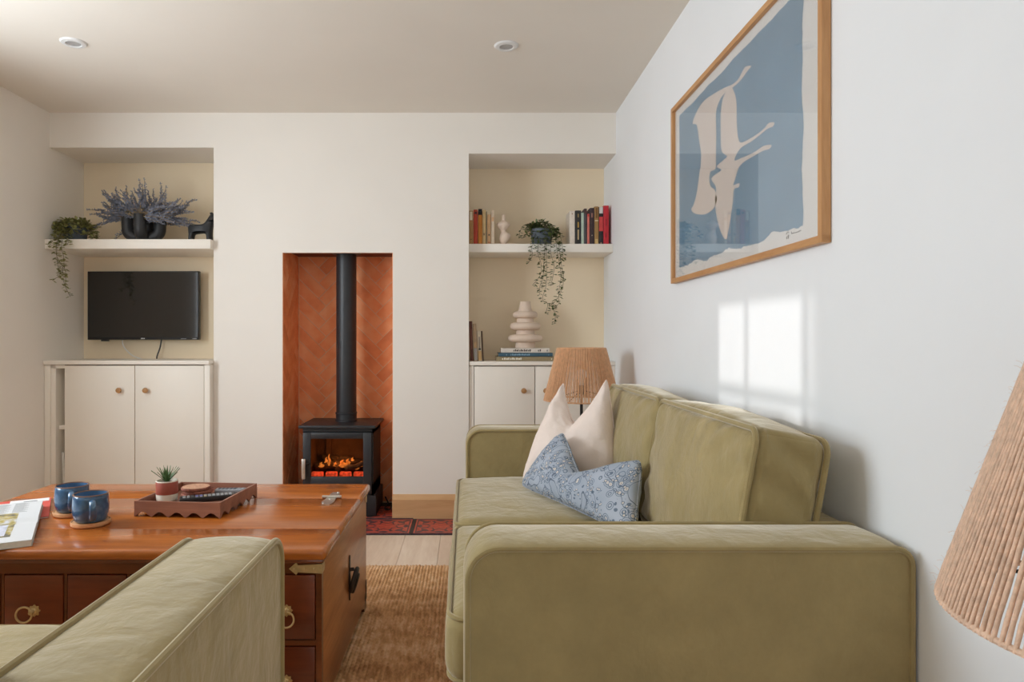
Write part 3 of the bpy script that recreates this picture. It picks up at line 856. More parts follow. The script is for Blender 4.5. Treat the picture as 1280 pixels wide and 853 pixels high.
def flame(x, y, z, h, w):
    b = NB(); lathe(b, [(w * 0.4, 0), (w, h * 0.22), (w * 0.85, h * 0.42), (w * 0.4, h * 0.72), (0, h)], 10, (x, y, z), [(0, 0), (0, 0), (w * 0.3, 0), (-w * 0.2, 0), (w * 0.4, 0)], 0.5)
    wobj('flame', b, M['flame'], st)
for f in ((-0.885, 4.135, 0.285, 0.035, 0.018), (-0.862, 4.17, 0.30, 0.045, 0.013), (-0.835, 4.12, 0.30, 0.075, 0.010), (-0.80, 4.14, 0.29, 0.03, 0.016), (-0.755, 4.125, 0.288, 0.05, 0.024), (-0.725, 4.14, 0.30, 0.04, 0.016), (-0.70, 4.16, 0.315, 0.03, 0.012), (-0.645, 4.14, 0.29, 0.035, 0.02), (-0.665, 4.10, 0.28, 0.025, 0.016)):
    flame(*f)
pl = bpy.data.lights.new('fire_glow', 'POINT'); pl.energy = 0.9; pl.color = (1.0, 0.36, 0.08); pl.shadow_soft_size = 0.03
po = bpy.data.objects.new('fire_glow', pl); COL.objects.link(po); po.parent = st; po.location = Vector((-0.77, 4.11, 0.37)) - st.location
bm = NB()
tube(bm, smooth_path([(-0.52, 4.34, 0.06), (-0.495, 4.27, 0.035), (-0.505, 4.18, 0.028), (-0.475, 4.14, 0.03), (-0.465, 4.20, 0.04), (-0.462, 4.32, 0.05)]), 0.005, 7)
one('power_cable', bm, M['black'], 'black power cable curled on the hearth tiles beside the stove', 'cable')

# ------------------------------------------------------------------ television
TY = 4.325
tv = thing('television', 'black flat screen television mounted in the alcove below the shelf', 'television', (-2.055, TY, 1.06), math.radians(-1.5))
tw, thh = 0.715, 0.435
bm = NB(); box(bm, -tw / 2, tw / 2, 0, 0.03, 0, thh, 0.003); box(bm, -0.22, 0.22, 0.03, 0.055, 0.08, 0.34, 0.008); obj('casing', bm, M['black'], tv)
obj('screen', boxo(-tw / 2 + 0.007, tw / 2 - 0.007, -0.0015, 0.0, 0.017, thh - 0.007), M['screen'], tv)
obj('sensor', boxo(-0.27, -0.222, 0.0, 0.012, -0.009, 0.0, 0.001), M['black'], tv)
bm = NB()
for i in range(3): box(bm, -0.012 + i * 0.0085, -0.0055 + i * 0.0085, -0.001, 0, 0.005, 0.0115)
obj('logo', bm, M['white'], tv)
obj('sticker', boxo(tw / 2 - 0.115, tw / 2 - 0.08, -0.001, 0, 0.005, 0.009), M['greyplastic'], tv); obj('sticker', boxo(tw / 2 - 0.04, tw / 2 - 0.012, -0.001, 0, 0.005, 0.010), M['greyplastic'], tv)
bm = NB(); box(bm, -0.1, 0.1, 0.055, 0.07, 0.12, 0.30); obj('wall_bracket', bm, M['iron'], tv)
def cable(name, pts, r, m, label):
    b = NB(); tube(b, smooth_path(pts), r, 7); return one(name, b, m, label, 'cable')
cable('television_cable', [P(153, 424, 4.37), P(154, 432, 4.37), P(160, 440, 4.365), P(168, 446, 4.36), P(179, 449.5, 4.35)], 0.0032, M['white'], 'thin white cable drooping below the television')
cable('television_cable', [P(202, 424, 4.37), P(200, 435, 4.365), P(196.5, 445, 4.36), P(196, 450, 4.35)], 0.0045, M['black'], 'black cable hanging below the television')

# ------------------------------------------------------------------ books
BR = random.Random(21)
def book(label, group, c, w, h, d, loc, rot=(0, 0, 0), marks=(), soft=True, rotorder=None):
    """upright book, spine towards -Y, standing at loc (front-left-bottom corner of the spine)"""
    t = thing('book', label, 'book', loc, 0, group); t.rotation_euler = rot
    ck = 0.0018; m = bookmat(c)
    b = NB(); box(b, 0, ck, 0, d, 0, h, 0.0005, 1); box(b, w - ck, w, 0, d, 0, h, 0.0005, 1)
    n = 8; pts = [(ck * 0 + (w) * i / n, -0.0025 * math.sin(PI * i / n)) for i in range(n + 1)]
    poly = pts + [(w, ck), (0, ck)]
    prism(b, poly, lambda u, v, q: (u, v, q), 0, h)
    obj('cover', b, m, t)
    obj('pages', boxo(ck, w - ck, ck, d - 0.004, 0.003, h - 0.003), M['paper'], t)
    for (z0, z1, mc, ins) in marks:
        b = NB(); box(b, w * ins, w * (1 - ins), -0.0032, -0.0005, h * z0, h * z1); obj('spine_mark', b, bookmat(mc), t)
    return t
gL, gR = 'books at the chimney end of the shelf', 'books at the wall end of the shelf'
YS = 4.165
def shelf_book(label, group, c, p0, p1, top, marks=(), d=0.13, y=YS):
    x0, x1 = PXX(p0, y), PXX(p1, y)
    return book(label, group, c, x1 - x0 - 0.0006, (305.3 - top) * y / FPX, d, (x0, y, SRZ), (0, 0, 0), marks)
shelf_book('tan paperback with a white label, against the chimney breast on the shelf', gL, (168, 126, 76), 586.3, 591.6, 262.6, [(0.72, 0.97, (226, 214, 190), 0.2), (0.70, 0.71, (170, 60, 40), 0.1), (0.15, 0.17, (90, 60, 40), 0.3)])
shelf_book('bright rust red book with a dark mark near its top', gL, (176, 60, 34), 592.0, 597.3, 261.3, [(0.87, 0.94, (60, 26, 20), 0.25)])
shelf_book('orange ochre book with a black top band on the spine', gL, (196, 122, 36), 597.8, 602.8, 260.4, [(0.83, 0.995, (34, 30, 28), 0.02), (0.88, 0.94, (140, 130, 120), 0.35)])
shelf_book('straw yellow paperback standing next to the ochre book', gL, (206, 178, 130), 603.1, 607.4, 261.5, [(0.27, 0.33, (120, 92, 60), 0.3)])
shelf_book('thin grey beige paperback tucked between straw and peach books', gL, (150, 138, 112), 607.6, 609.0, 263.5)
shelf_book('shorter peach paperback beside the pale cream book', gL, (212, 172, 128), 609.2, 613.6, 267.5, [(0.30, 0.35, (70, 50, 40), 0.3), (0.06, 0.10, (190, 120, 90), 0.2)])
shelf_book('pale cream book at the end nearest the small sculpture', gL, (226, 208, 184), 614.0, 617.9, 262.2, [(0.68, 0.80, (222, 180, 136), 0.1)])
shelf_book('thick white book with a line drawing on its cover', gR, (226, 214, 200), 712.0, 718.6, 263.0, [(0.90, 0.93, (150, 110, 80), 0.4)], 0.15)
shelf_book('wide black book with gold lettering beside the white book', gR, (44, 42, 42), 719.2, 726.4, 262.4, [(0.80, 0.90, (150, 126, 80), 0.4), (0.50, 0.66, (190, 150, 70), 0.62), (0.15, 0.44, (190, 164, 120), 0.62), (0.01, 0.05, (196, 132, 52), 0.5)])
shelf_book('slim mint green book between two dark books', gR, (184, 200, 184), 726.6, 730.0, 265.2)
shelf_book('charcoal grey book with a brown top, beside the mint book', gR, (70, 66, 70), 730.2, 733.7, 260.0, [(0.86, 0.99, (74, 50, 48), 0.02)])
shelf_book('slim coral pink book with a black top', gR, (214, 116, 104), 734.0, 737.0, 263.8, [(0.93, 0.995, (30, 26, 26), 0.02), (0.85, 0.92, (200, 60, 48), 0.1)])
shelf_book('dark plum book beside the coral pink book', gR, (58, 40, 42), 737.2, 742.9, 259.2, [(0.74, 0.86, (150, 104, 92), 0.3), (0.24, 0.27, (200, 180, 160), 0.42)])
shelf_book('gold and brown patterned book with a tall spine', gR, (160, 122, 72), 743.1, 748.4, 257.4, [(0.62, 0.64, (230, 214, 180), 0.1), (0.70, 0.96, (120, 84, 44), 0.25), (0.01, 0.15, (206, 176, 120), 0.15)])
shelf_book('black book with white top and a red round cover picture', gR, (38, 32, 34), 748.6, 754.0, 258.0, [(0.83, 0.995, (222, 218, 214), 0.1), (0.36, 0.74, (206, 66, 66), 0.06), (0.03, 0.06, (190, 150, 120), 0.35)])
shelf_book('glossy crimson book at the end against the wall', gR, (196, 40, 52), 754.3, 761.0, 256.3, [(0.48, 0.66, (90, 20, 30), 0.55), (0.30, 0.47, (226, 110, 110), 0.5), (0.18, 0.30, (60, 16, 24), 0.55), (0.06, 0.16, (220, 150, 140), 0.5)])
# leaning books on the right cupboard
gC = 'books leaning on the cupboard top'
YC = 4.12
def lean_book(label, c, b0, b1, top, marks=(), lean=2.5):
    x0, x1 = PXX(b0, YC), PXX(b1, YC)
    return book(label, gC, c, x1 - x0 - 0.001, (451.8 - top) * YC / FPX, 0.14, (x0, YC, ct2 + 0.0006), (0, math.radians(-lean), 0), marks)
lean_book('tall chocolate brown book leaning against the chimney breast', (94, 52, 40), 588.0, 592.2, 402.0, [(0.3, 0.8, (126, 80, 62), 0.35)], 2.0)
lean_book('faded beige and grey book leaning in the middle of the row', (186, 160, 128), 592.8, 597.2, 405.0, [(0.02, 0.34, (168, 166, 164), 0.05), (0.35, 0.5, (204, 170, 128), 0.1)], 2.2)
lean_book('shorter cream and tan book with dark title', (218, 204, 180), 598.0, 602.8, 413.8, [(0.42, 0.80, (150, 140, 128), 0.32), (0.02, 0.33, (208, 172, 120), 0.05), (0.36, 0.42, (40, 32, 30), 0.2)], 2.4)
lean_book('thin dark brown book at the open end of the row', (98, 74, 56), 603.2, 605.0, 414.2, (), 2.6)

def flat_book(label, c, p0, p1, y0, y1, z0, d, marks, rz=0.0):
    """book lying flat, spine towards the room"""
    x0, x1 = PXX(p0, y0), PXX(p1, y0); h = y1
    t = thing('book', label, 'book', ((x0 + x1) / 2, y0 + d / 2, z0), rz, 'stacked books under the ringed vase')
    w = x1 - x0; m = bookmat(c); ck = 0.0022
    b = NB(); box(b, -w / 2, w / 2, -d / 2, d / 2, 0, ck, 0.0006, 1); box(b, -w / 2, w / 2, -d / 2, d / 2, h - ck, h, 0.0006, 1)
    box(b, -w / 2, w / 2, -d / 2, -d / 2 + ck, 0, h, 0.0006, 1); obj('cover', b, m, t)
    obj('pages', boxo(-w / 2 + 0.003, w / 2 - 0.003, -d / 2 + ck, d / 2 - 0.004, ck, h - ck), M['paper'], t)
    b = NB()
    for (u0, u1, step) in marks:
        u = u0; i = 0
        while u < u1:
            gw = step * (0.55 + 0.25 * ((i * 7) % 3) / 2)
            box(b, -w / 2 + u * w, -w / 2 + (u + gw) * w, -d / 2 - 0.0007, -d / 2 + 0.0002, h * 0.30, h * (0.62 + 0.12 * ((i * 5) % 2)))
            u += step; i += 1
    return t, b
z = ct2 + 0.0003
t, b = flat_book('olive tan hardback with white lettering at the bottom of the stack', (150, 132, 98), 620.5, 692.5, 4.13, 0.027, z, 0.20, [(0.10, 0.42, 0.035), (0.95, 0.98, 0.03)]); obj('title', b, bookmat((232, 226, 210)), t)
z += 0.0275
t, b = flat_book('teal blue hardback in the middle of the stack', (64, 96, 112), 623.0, 690.8, 4.14, 0.0215, z, 0.19, [(0.14, 0.17, 0.03), (0.22, 0.56, 0.03), (0.92, 0.94, 0.02)], 0.01); obj('title', b, bookmat((140, 172, 192)), t)
z += 0.022
t, b = flat_book('white hardback with black lettering on top of the stack', (222, 212, 200), 626.3, 687.3, 4.15, 0.0285, z, 0.18, [(0.26, 0.60, 0.03), (0.76, 0.82, 0.035), (0.94, 0.97, 0.03)], -0.012); obj('title', b, bookmat((60, 52, 50)), t)
z += 0.029
# ringed vase
VY = 4.235; vk = VY / FPX; VX = PXX(656.6, VY)
def ring_profile():
    pr = [(0, 0), (0.061, 0.0), (0.062, 0.006)]
    lev = 0.0
    def yz(py): return (434.6 - py) * vk
    def torus(py0, py1, R, rin):
        z0, z1 = yz(py0), yz(py1); zc, hh = (z0 + z1) / 2, (z1 - z0) / 2
        for i in range(11):
            a = -PI / 2 + PI * i / 10
            pr.append((rin + (R - rin) * math.cos(a) ** 0.75 if abs(math.cos(a)) > 1e-6 else rin, zc + hh * math.sin(a)))
    pr.append((0.059, yz(428)))
    torus(427.6, 417.6, 0.1085, 0.058)
    pr.append((0.056, yz(414)))
    torus(412.6, 402.6, 0.0955, 0.054)
    pr.append((0.052, yz(399)))
    torus(397.6, 388.8, 0.0775, 0.046)
    pr.extend([(0.040, yz(386)), (0.033, yz(379)), (0.0325, yz(376.8)), (0.029, yz(376.8)), (0.027, yz(381)), (0, yz(383))])
    return pr
bm = NB(); lathe(bm, ring_profile(), 56, (VX, VY, z)); one('ringed_vase', bm, M['creamcer'], 'cream ceramic vase of stacked rings standing on three flat books', 'vase', sharp=50)

# niche books in the left cupboard
def niche_book(label, c, x, w, h, lean):
    return book(label, 'books in the cupboard niche', c, w, h, 0.2, (x, FY + 0.05, 0.0905), (0, math.radians(lean), 0))
niche_book('white book leaning in the niche of the television cupboard', (226, 222, 216), kx(73.0), 0.015, 0.305, -2.2)
niche_book('grey book upright in the niche of the television cupboard', (150, 148, 148), kx(77.0), 0.011, 0.30, 0.0)

# small sculpture
bm = NB()
SY = 4.20; sk = SY / FPX
sx = lambda c: PXX(580 + c * 0.06446, SY)
sz = lambda c: SRZ + (772 - c) * 0.06446 * sk
lev = [(745, 765, 0.008), (740, 765, 45), (700, 772, 72), (650, 785, 98), (600, 795, 108), (560, 800, 100), (535, 790, 80), (515, 775, 56), (490, 762, 48), (460, 760, 62), (430, 758, 92), (400, 758, 118), (370, 760, 128), (340, 762, 118), (318, 763, 84), (306, 764, 52), (290, 765, 36), (240, 765, 33), (190, 765, 32), (176, 765, 24), (170, 765, 0)]
prof = []; off = []
for yy, cx, rr in lev:
    prof.append((rr * 0.06446 * sk if rr > 1 else (0 if rr == 0 else 0.012), sz(yy))); off.append((sx(cx), SY))
lathe(bm, prof, 28, (0, 0, 0), off, 0.85)
sc = thing('sculpture', 'small cream abstract sculpture of two rounded lobes on a plinth', 'sculpture', (sx(765), SY, SRZ))
wobj('figure', bm, M['creamcer'], sc, sharp=60)
wobj('plinth', boxo(sx(612), sx(965), SY - 0.035, SY + 0.04, SRZ, sz(745), 0.0015), M['creamcer'], sc)

# ------------------------------------------------------------------ plants
def leaf_into(bm, p, direction, size, up=Vector((0, 0, 1)), fold=0.25):
    d = direction.normalized(); s = d.cross(up)
    s = s.normalized() if s.length > 1e-4 else Vector((1, 0, 0)); nrm = s.cross(d)
    base = bm.verts.new(p); tip = bm.verts.new(p + d * size)
    m1 = bm.verts.new(p + d * size * 0.5 - nrm * size * 0.06)
    l1 = bm.verts.new(p + d * size * 0.28 + s * size * 0.33 + nrm * size * fold * 0.4); l2 = bm.verts.new(p + d * size * 0.68 + s * size * 0.28 + nrm * size * fold * 0.3)
    r1 = bm.verts.new(p + d * size * 0.28 - s * size * 0.33 + nrm * size * fold * 0.4); r2 = bm.verts.new(p + d * size * 0.68 - s * size * 0.28 + nrm * size * fold * 0.3)
    bm.faces.new((base, l1, m1)); bm.faces.new((l1, l2, tip, m1)); bm.faces.new((base, m1, r1)); bm.faces.new((r1, m1, tip, r2))
def trailing_plant(name, label, group, px, r, h, y, z, mleaf, vines, crown, seed, leafs=0.020):
    R = random.Random(seed)
    t = thing(name, label, 'plant', (px, y, z), 0, group)
    b = NB(); lathe(b, [(0, 0), (r * 0.80, 0), (r * 0.84, 0.004), (r, h * 0.97), (r, h), (r * 0.92, h), (r * 0.90, h * 0.86), (0, h * 0.86)], 32); obj('pot', b, M['pot'], t)
    b = NB(); lathe(b, [(0, h * 0.865), (r * 0.86, h * 0.865), (r * 0.5, h * 0.93), (0, h * 0.95)], 20); obj('soil', b, M['soil'], t)
    lb = NB(); sb = NB()
    for pts, dens in vines:
        pth = smooth_path([Vector(p) - t.location for p in pts], 8)
        tube(sb, pth, 0.0011, 5)
        for i in range(1, len(pth)):
            seg = pth[i] - pth[i - 1]; k = max(1, int(seg.length / dens + R.random()))
            for j in range(k):
                p = pth[i - 1].lerp(pth[i], R.random())
                a = R.uniform(0, 2 * PI)
                d = Vector((math.cos(a), math.sin(a) * 0.8 - 0.2, R.uniform(-0.7, 0.25)))
                leaf_into(lb, p + d * 0.003, d, leafs * R.uniform(0.7, 1.15))
    nc, rc_, hc, lo = crown
    for i in range(nc):
        a = R.uniform(0, 2 * PI); q = R.random() ** 0.5
        tip = Vector((math.cos(a) * rc_ * q, math.sin(a) * rc_ * q * 0.8, h + hc * (1 - q * q) * R.uniform(0.3, 1.0) - lo * q ** 3 * R.random()))
        st_ = Vector((math.cos(a) * r * 0.5 * q, math.sin(a) * r * 0.5 * q, h * 0.9))
        mid = st_.lerp(tip, 0.5) + Vector((0, 0, 0.015))
        if i % 3 == 0: tube(sb, smooth_path([st_, mid, tip], 3), 0.001, 4)
        for j in range(3):
            d = Vector((R.uniform(-1, 1), R.uniform(-1, 0.6), R.uniform(-0.5, 0.6)))
            leaf_into(lb, tip + Vector((R.uniform(-1, 1), R.uniform(-1, 1), R.uniform(-1, 1))) * 0.010, d, leafs * R.uniform(0.7, 1.2))
    o = obj('foliage', lb, mleaf, t, sharp=80); o['kind'] = 'stuff'
    o = obj('stems', sb, M['vine'], t); o['kind'] = 'stuff'
    return t
c8 = lambda x, y, d: P(640 + x * 0.17, 265 + y * 0.17, d)
hy = SRF - 0.03
V = []
top = lambda x: [c8(x, 150, 4.20), c8(x, 205, 4.13)]
V.append(([c8(190, 120, 4.20), c8(130, 90, 4.18), c8(75, 110, 4.16), c8(48, 195, 4.14)], 0.009))
V.append((top(170) + [c8(145, 260, hy), c8(150, 320, hy), c8(120, 375, hy)], 0.010))
V.append((top(200) + [c8(190, 300, hy), c8(215, 390, hy), c8(205, 470, hy), c8(150, 540, hy)], 0.010))
V.append((top(240) + [c8(240, 300, hy), c8(232, 400, hy), c8(228, 480, hy), c8(205, 550, hy), c8(205, 610, hy)], 0.010))
V.append((top(250) + [c8(255, 420, hy), c8(250, 540, hy), c8(225, 640, hy), c8(262, 680, hy), c8(245, 750, hy)], 0.012))
V.append((top(290) + [c8(285, 300, hy), c8(310, 400, hy), c8(300, 480, hy), c8(285, 545, hy)], 0.010))
V.append((top(320) + [c8(330, 270, hy), c8(345, 360, hy), c8(360, 470, hy), c8(345, 590, hy), c8(345, 680, hy)], 0.011))
V.append((top(340) + [c8(365, 400, hy), c8(380, 480, hy), c8(368, 570, hy), c8(330, 640, hy), c8(300, 690, hy), c8(318, 760, hy), c8(312, 825, hy)], 0.012))
V.append(([c8(300, 120, 4.2), c8(345, 160, 4.16), c8(365, 220, 4.11), c8(375, 300, hy), c8(372, 360, hy)], 0.014))
trailing_plant('trailing_ivy', 'trailing ivy in a blue grey pot spilling over the book shelf', 'trailing plants on the shelves', PXX(677, 4.21), 0.070, 0.100, 4.21, SRZ, M['leafR'], V, (140, 0.105, 0.055, 0.085), 5, 0.025)
c5 = lambda x, y, d: P(50 + x * 0.1406, 260 + y * 0.1406, d)
hl = SLF - 0.028
V = []
V.append(([c5(230, 130, 4.10), c5(150, 200, 4.02), c5(120, 280, hl), c5(80, 340, hl)], 0.007))
V.append(([c5(250, 150, 4.08), c5(180, 250, 4.0), c5(145, 330, hl), c5(150, 430, hl), c5(200, 520, hl), c5(205, 620, hl), c5(225, 700, hl), c5(270, 790, hl)], 0.0085))
V.append(([c5(270, 160, 4.08), c5(210, 270, 4.0), c5(190, 350, hl), c5(210, 430, hl), c5(215, 520, hl), c5(230, 590, hl), c5(225, 680, hl)], 0.009))
V.append(([c5(240, 150, 4.08), c5(160, 280, hl), c5(150, 420, hl), c5(160, 520, hl), c5(180, 590, hl), c5(110, 645, hl)], 0.011))
V.append(([c5(280, 160, 4.08), c5(235, 260, 4.0), c5(250, 300, hl), c5(245, 330, hl)], 0.010))
trailing_plant('trailing_creeper', 'trailing olive green creeper in a grey pot above the television', 'trailing plants on the shelves', PXX(94, 4.13), 0.072, 0.105, 4.13, SLZ, M['leafL'], V, (260, 0.125, 0.035, 0.10), 8, 0.026)

# ------------------------------------------------------------------ black looped vase, lavender, horse
BY = 4.14; bk = BY / FPX
VXc = PXX(180, BY)
bm = NB()
def arm(dx, dy, top, r):
    pts = smooth_path([(VXc, BY, SLZ + r * 1.0), (VXc + dx * 0.55, BY + dy * 0.55, SLZ + r * 1.02), (VXc + dx * 0.93, BY + dy * 0.93, SLZ + r * 1.7), (VXc + dx, BY + dy, SLZ + top * 0.7), (VXc + dx, BY + dy, SLZ + top)], 6)
    tube(bm, pts, [r] * len(pts), 20)
arm(-0.098, 0.0, 0.165, 0.036); arm(0.092, 0.01, 0.160, 0.036); arm(0.012, -0.075, 0.160, 0.036); arm(-0.01, 0.08, 0.165, 0.036)
lathe(bm, [(0, 0), (0.03, 0), (0.05, 0.02), (0.05, 0.045), (0.03, 0.066), (0, 0.07)], 24, (VXc, BY, SLZ))
one('branching_vase', bm, M['blackcer'], 'matt black vase of upturned tubes filled with dried lavender', 'vase', sharp=60)
def sprig_mesh(seed, L):
    R = random.Random(seed)
    b = NB(); bend = R.uniform(-0.05, 0.09)
    path = [Vector((bend * (t ** 2), 0, L * t)) for t in [i / 8 for i in range(9)]]
    tube(b, path, 0.0012, 4)
    ns = len(b.faces)
    n = 30
    for i in range(n):
        t = 0.30 + 0.70 * i / (n - 1)
        p = Vector((bend * t * t, 0, L * t))
        for q in range(2):
            a = R.uniform(0, 2 * PI); d = Vector((math.cos(a), math.sin(a), 0.9)).normalized()
            s = 0.019 * (1.2 - 0.55 * t) * R.uniform(0.7, 1.3)
            lathe_p = p + d * s * 0.5
            v = [b.verts.new(p), b.verts.new(lathe_p + Vector((d.y, -d.x, 0)) * s * 0.34), b.verts.new(p + d * s), b.verts.new(lathe_p - Vector((d.y, -d.x, 0)) * s * 0.34), b.verts.new(lathe_p + Vector((-d.x * .4, -d.y * .4, 0.8)) * s * 0.4)]
            b.faces.new((v[0], v[1], v[4])); b.faces.new((v[1], v[2], v[4])); b.faces.new((v[2], v[3], v[4])); b.faces.new((v[3], v[0], v[4]))
    me = finish(b, 'sprig', 80)
    me.materials.append(M['lavstem']); me.materials.append(M['lavender'])
    for i, p in enumerate(me.polygons): p.material_index = 0 if i < ns else 1
    return me
sm_ = [sprig_mesh(s, L) for s, L in ((1, 0.20), (2, 0.235), (3, 0.17), (4, 0.22))]
lav = thing('lavender_bunch', 'bunch of dried grey blue lavender spreading from the black vase', 'flowers', (VXc, BY, SLZ + 0.14))
LR = random.Random(17)
tips = [(-0.098, 0.0), (0.092, 0.01), (0.012, -0.075), (-0.01, 0.08)]
for i in range(124):
    ox, oy = tips[i % 4]
    side = LR.uniform(-1, 1)
    if abs(ox) > 0.05: side = math.copysign(abs(side) ** 0.7, ox) if LR.random() < 0.8 else side
    tilt = side * math.radians(106); fwd = LR.uniform(-0.7, 0.45)
    o = bpy.data.objects.new('sprig', sm_[LR.randrange(4)]); COL.objects.link(o); o.parent = lav
    o.location = (ox + LR.uniform(-.022, .022), oy + LR.uniform(-.02, .02), LR.uniform(-0.01, 0.012))
    d = Vector((math.sin(tilt), fwd * (0.7 if abs(tilt) < 1 else 0.45), max(math.cos(tilt), -0.25) * 0.85 + 0.12)).normalized()
    if o.location.y + d.y * 0.24 > YA - BY - 0.02: d.y = min(d.y, 0.3)
    o.rotation_euler = (d.to_track_quat('Z', 'X').to_matrix() @ Matrix.Rotation(0 if side > 0 else PI, 3, 'Z')).to_euler()
    s = LR.uniform(0.8, 1.12); 
    if d.z > 0.75: s *= 0.9
    o.scale = (s, s, s)
# horse figurine (side outline, inflated)
def inflate(poly, depth, f):
    b = NB(); n = len(poly); A = area(poly); sg = 1 if A > 0 else -1
    nr = []
    for i in range(n):
        a, c = Vector(poly[i - 1]), Vector(poly[(i + 1) % n]); t = (c - a).normalized(); nr.append(Vector((t.y, -t.x)) * sg)
    loops = []
    for d, ins in ((-0.5, 0.32), (-0.38, 0.12), (-0.18, 0.0), (0.18, 0.0), (0.38, 0.12), (0.5, 0.32)):
        loops.append([b.verts.new(f(poly[i][0] - nr[i].x * ins * depth * 0.5, poly[i][1] - nr[i].y * ins * depth * 0.5, d * depth)) for i in range(n)])
    for a, c in zip(loops, loops[1:]):
        for i in range(n): b.faces.new((a[i], a[(i + 1) % n], c[(i + 1) % n], c[i]))
    tri = tessellate_polygon([[Vector((u, v, 0)) for u, v in poly]])
    for L, rv in ((loops[0], False), (loops[-1], True)):
        for t in tri:
            try: b.faces.new([L[i] for i in (t[::-1] if rv else t)])
            except ValueError: pass
    return b
hp = [(0.0, 0.0), (0.0, 0.045), (-0.002, 0.075), (0.006, 0.092), (0.025, 0.096), (0.060, 0.094), (0.085, 0.103), (0.104, 0.128), (0.116, 0.146), (0.123, 0.158), (0.129, 0.148), (0.150, 0.128), (0.160, 0.112), (0.152, 0.102), (0.136, 0.110), (0.130, 0.098), (0.124, 0.074), (0.122, 0.045), (0.121, 0.0), (0.098, 0.0), (0.094, 0.035), (0.086, 0.046), (0.060, 0.050), (0.036, 0.046), (0.026, 0.034), (0.022, 0.0)]
hp2 = smooth_poly(hp, 3)
HX = PXX(236.5, 4.14)
bm = inflate(hp2, 0.05, lambda u, v, d: (HX + u * 1.14, 4.14 + d * 1.1, SLZ + max(v, 0) * 1.16))
one('horse_figurine', bm, M['blackcer'], 'black stylised horse figurine standing at the end of the shelf', 'figurine', sharp=70)

# ------------------------------------------------------------------ framed print on the right wall
PY0, PY1, PZ0, PZ1 = 1.65, 2.873, 1.296, 2.031
PXF = RX - 0.024
pic = thing('framed_print', 'large oak framed print of a pale bird shape on blue', 'picture', (RX - 0.012, (PY0 + PY1) / 2, PZ0))
bw = 0.019
for nm, a in (('frame_bar', (PY0, PY1, PZ0, PZ0 + bw)), ('frame_bar', (PY0, PY1, PZ1 - bw, PZ1))):
    wobj(nm, boxo(PXF, RX - 0.0015, a[0], a[1], a[2], a[3], 0.001, 1), M['frameoak'], pic)
for a in ((PY0, PY0 + bw), (PY1 - bw, PY1)):
    wobj('frame_bar', boxo(PXF - 0.0004, RX - 0.001, a[0], a[1], PZ0 + 0.0003, PZ1 - 0.0003, 0.001, 1), M['frameoakz'], pic)
PPX = RX - 0.010
pap = wobj('paper', boxo(PPX, RX - 0.004, PY0 + 0.01, PY1 - 0.01, PZ0 + 0.01, PZ1 - 0.01), M['artpaper'], pic)
ar = random.Random(2)
fy0, fy1, fz0, fz1 = 1.772, 2.80, 1.357, 1.978
poly = []
def rough(a, b, n, amp, nx, ny):
    for i in range(n):
        t = i / n; q = amp * (noise.noise(Vector((a[0] + (b[0] - a[0]) * t * 1.0, a[1] + (b[1] - a[1]) * t, 3)) * 9) * 1.2 + ar.uniform(-.25, .25))
        poly.append((a[0] + (b[0] - a[0]) * t + nx * q, a[1] + (b[1] - a[1]) * t + ny * q))
rough((fy0, fz0), (fy1, fz0), 90, 0.012, 0, 1); rough((fy1, fz0), (fy1, fz1), 46, 0.004, 1, 0)
rough((fy1, fz1), (fy0, fz1), 90, 0.006, 0, 1); rough((fy0, fz1), (fy0, fz0), 46, 0.006, 1, 0)
bm = NB(); prism(bm, poly, lambda u, v, d: (PPX - d, u, v), 0.0, 0.0006); wobj('blue_field', bm, M['blueink'], pic)
def cp(x, y):
    px, py = 820 + x * 0.434, y * 0.4338
    yy = PPX * FPX / (px - CX)
    return (yy, CAMZ - (py - CY) * yy / FPX)
A1 = [(275, 190), (258, 193), (250, 206), (238, 228), (220, 244), (200, 252), (172, 268), (140, 290), (118, 322), (106, 356), (118, 360), (124, 398), (131, 450), (126, 500), (118, 556), (110, 588), (102, 604), (114, 616), (140, 618), (164, 604), (176, 576), (170, 548), (158, 538), (154, 515), (158, 494), (172, 486), (173, 440), (174, 380), (173, 325), (182, 294), (195, 272), (216, 256), (236, 240), (250, 224), (262, 207)]
A2 = [(196, 276), (216, 254), (224, 262), (232, 292), (233, 350), (236, 390), (243, 411), (264, 404), (292, 387), (314, 369), (325, 355), (341, 353), (337, 365), (322, 371), (300, 389), (275, 408), (243, 428), (226, 462), (248, 455), (280, 441), (300, 428), (312, 420), (333, 418), (326, 430), (310, 434), (285, 448), (252, 468), (238, 486), (228, 518), (223, 534), (240, 528), (238, 540), (225, 546), (222, 580), (215, 630), (208, 668), (203, 690), (192, 678), (181, 648), (173, 610), (171, 575), (174, 540), (160, 516), (176, 500), (190, 490), (176, 480), (190, 466), (206, 450), (190, 436), (187, 380), (188, 320)]
bm = NB()
for A in (A1, A2): prism(bm, [cp(*q) for q in smooth_poly(A, 3)], lambda u, v, d: (PPX - 0.0006 - d, u, v), 0, 0.0006)
wobj('bird_shape', bm, M['pinkink'], pic)
bm = NB()
for s in ([(376, 676), (379, 670), (383, 669)], [(377, 689), (378, 682), (383, 678), (382, 688)], [(391, 668), (392, 674), (398, 671), (404, 670), (410, 668), (418, 664)]):
    tube(bm, [(PPX - 0.0008, *cp(*q)) for q in s], 0.0011, 4)
wobj('signature', bm, pm('pencil', (0.18, 0.17, 0.17), 0.8), pic)
wobj('glass', boxo(PPX - 0.006, PPX - 0.004, PY0 + bw * 0.8, PY1 - bw * 0.8, PZ0 + bw * 0.8, PZ1 - bw * 0.8), M['artglass'], pic)

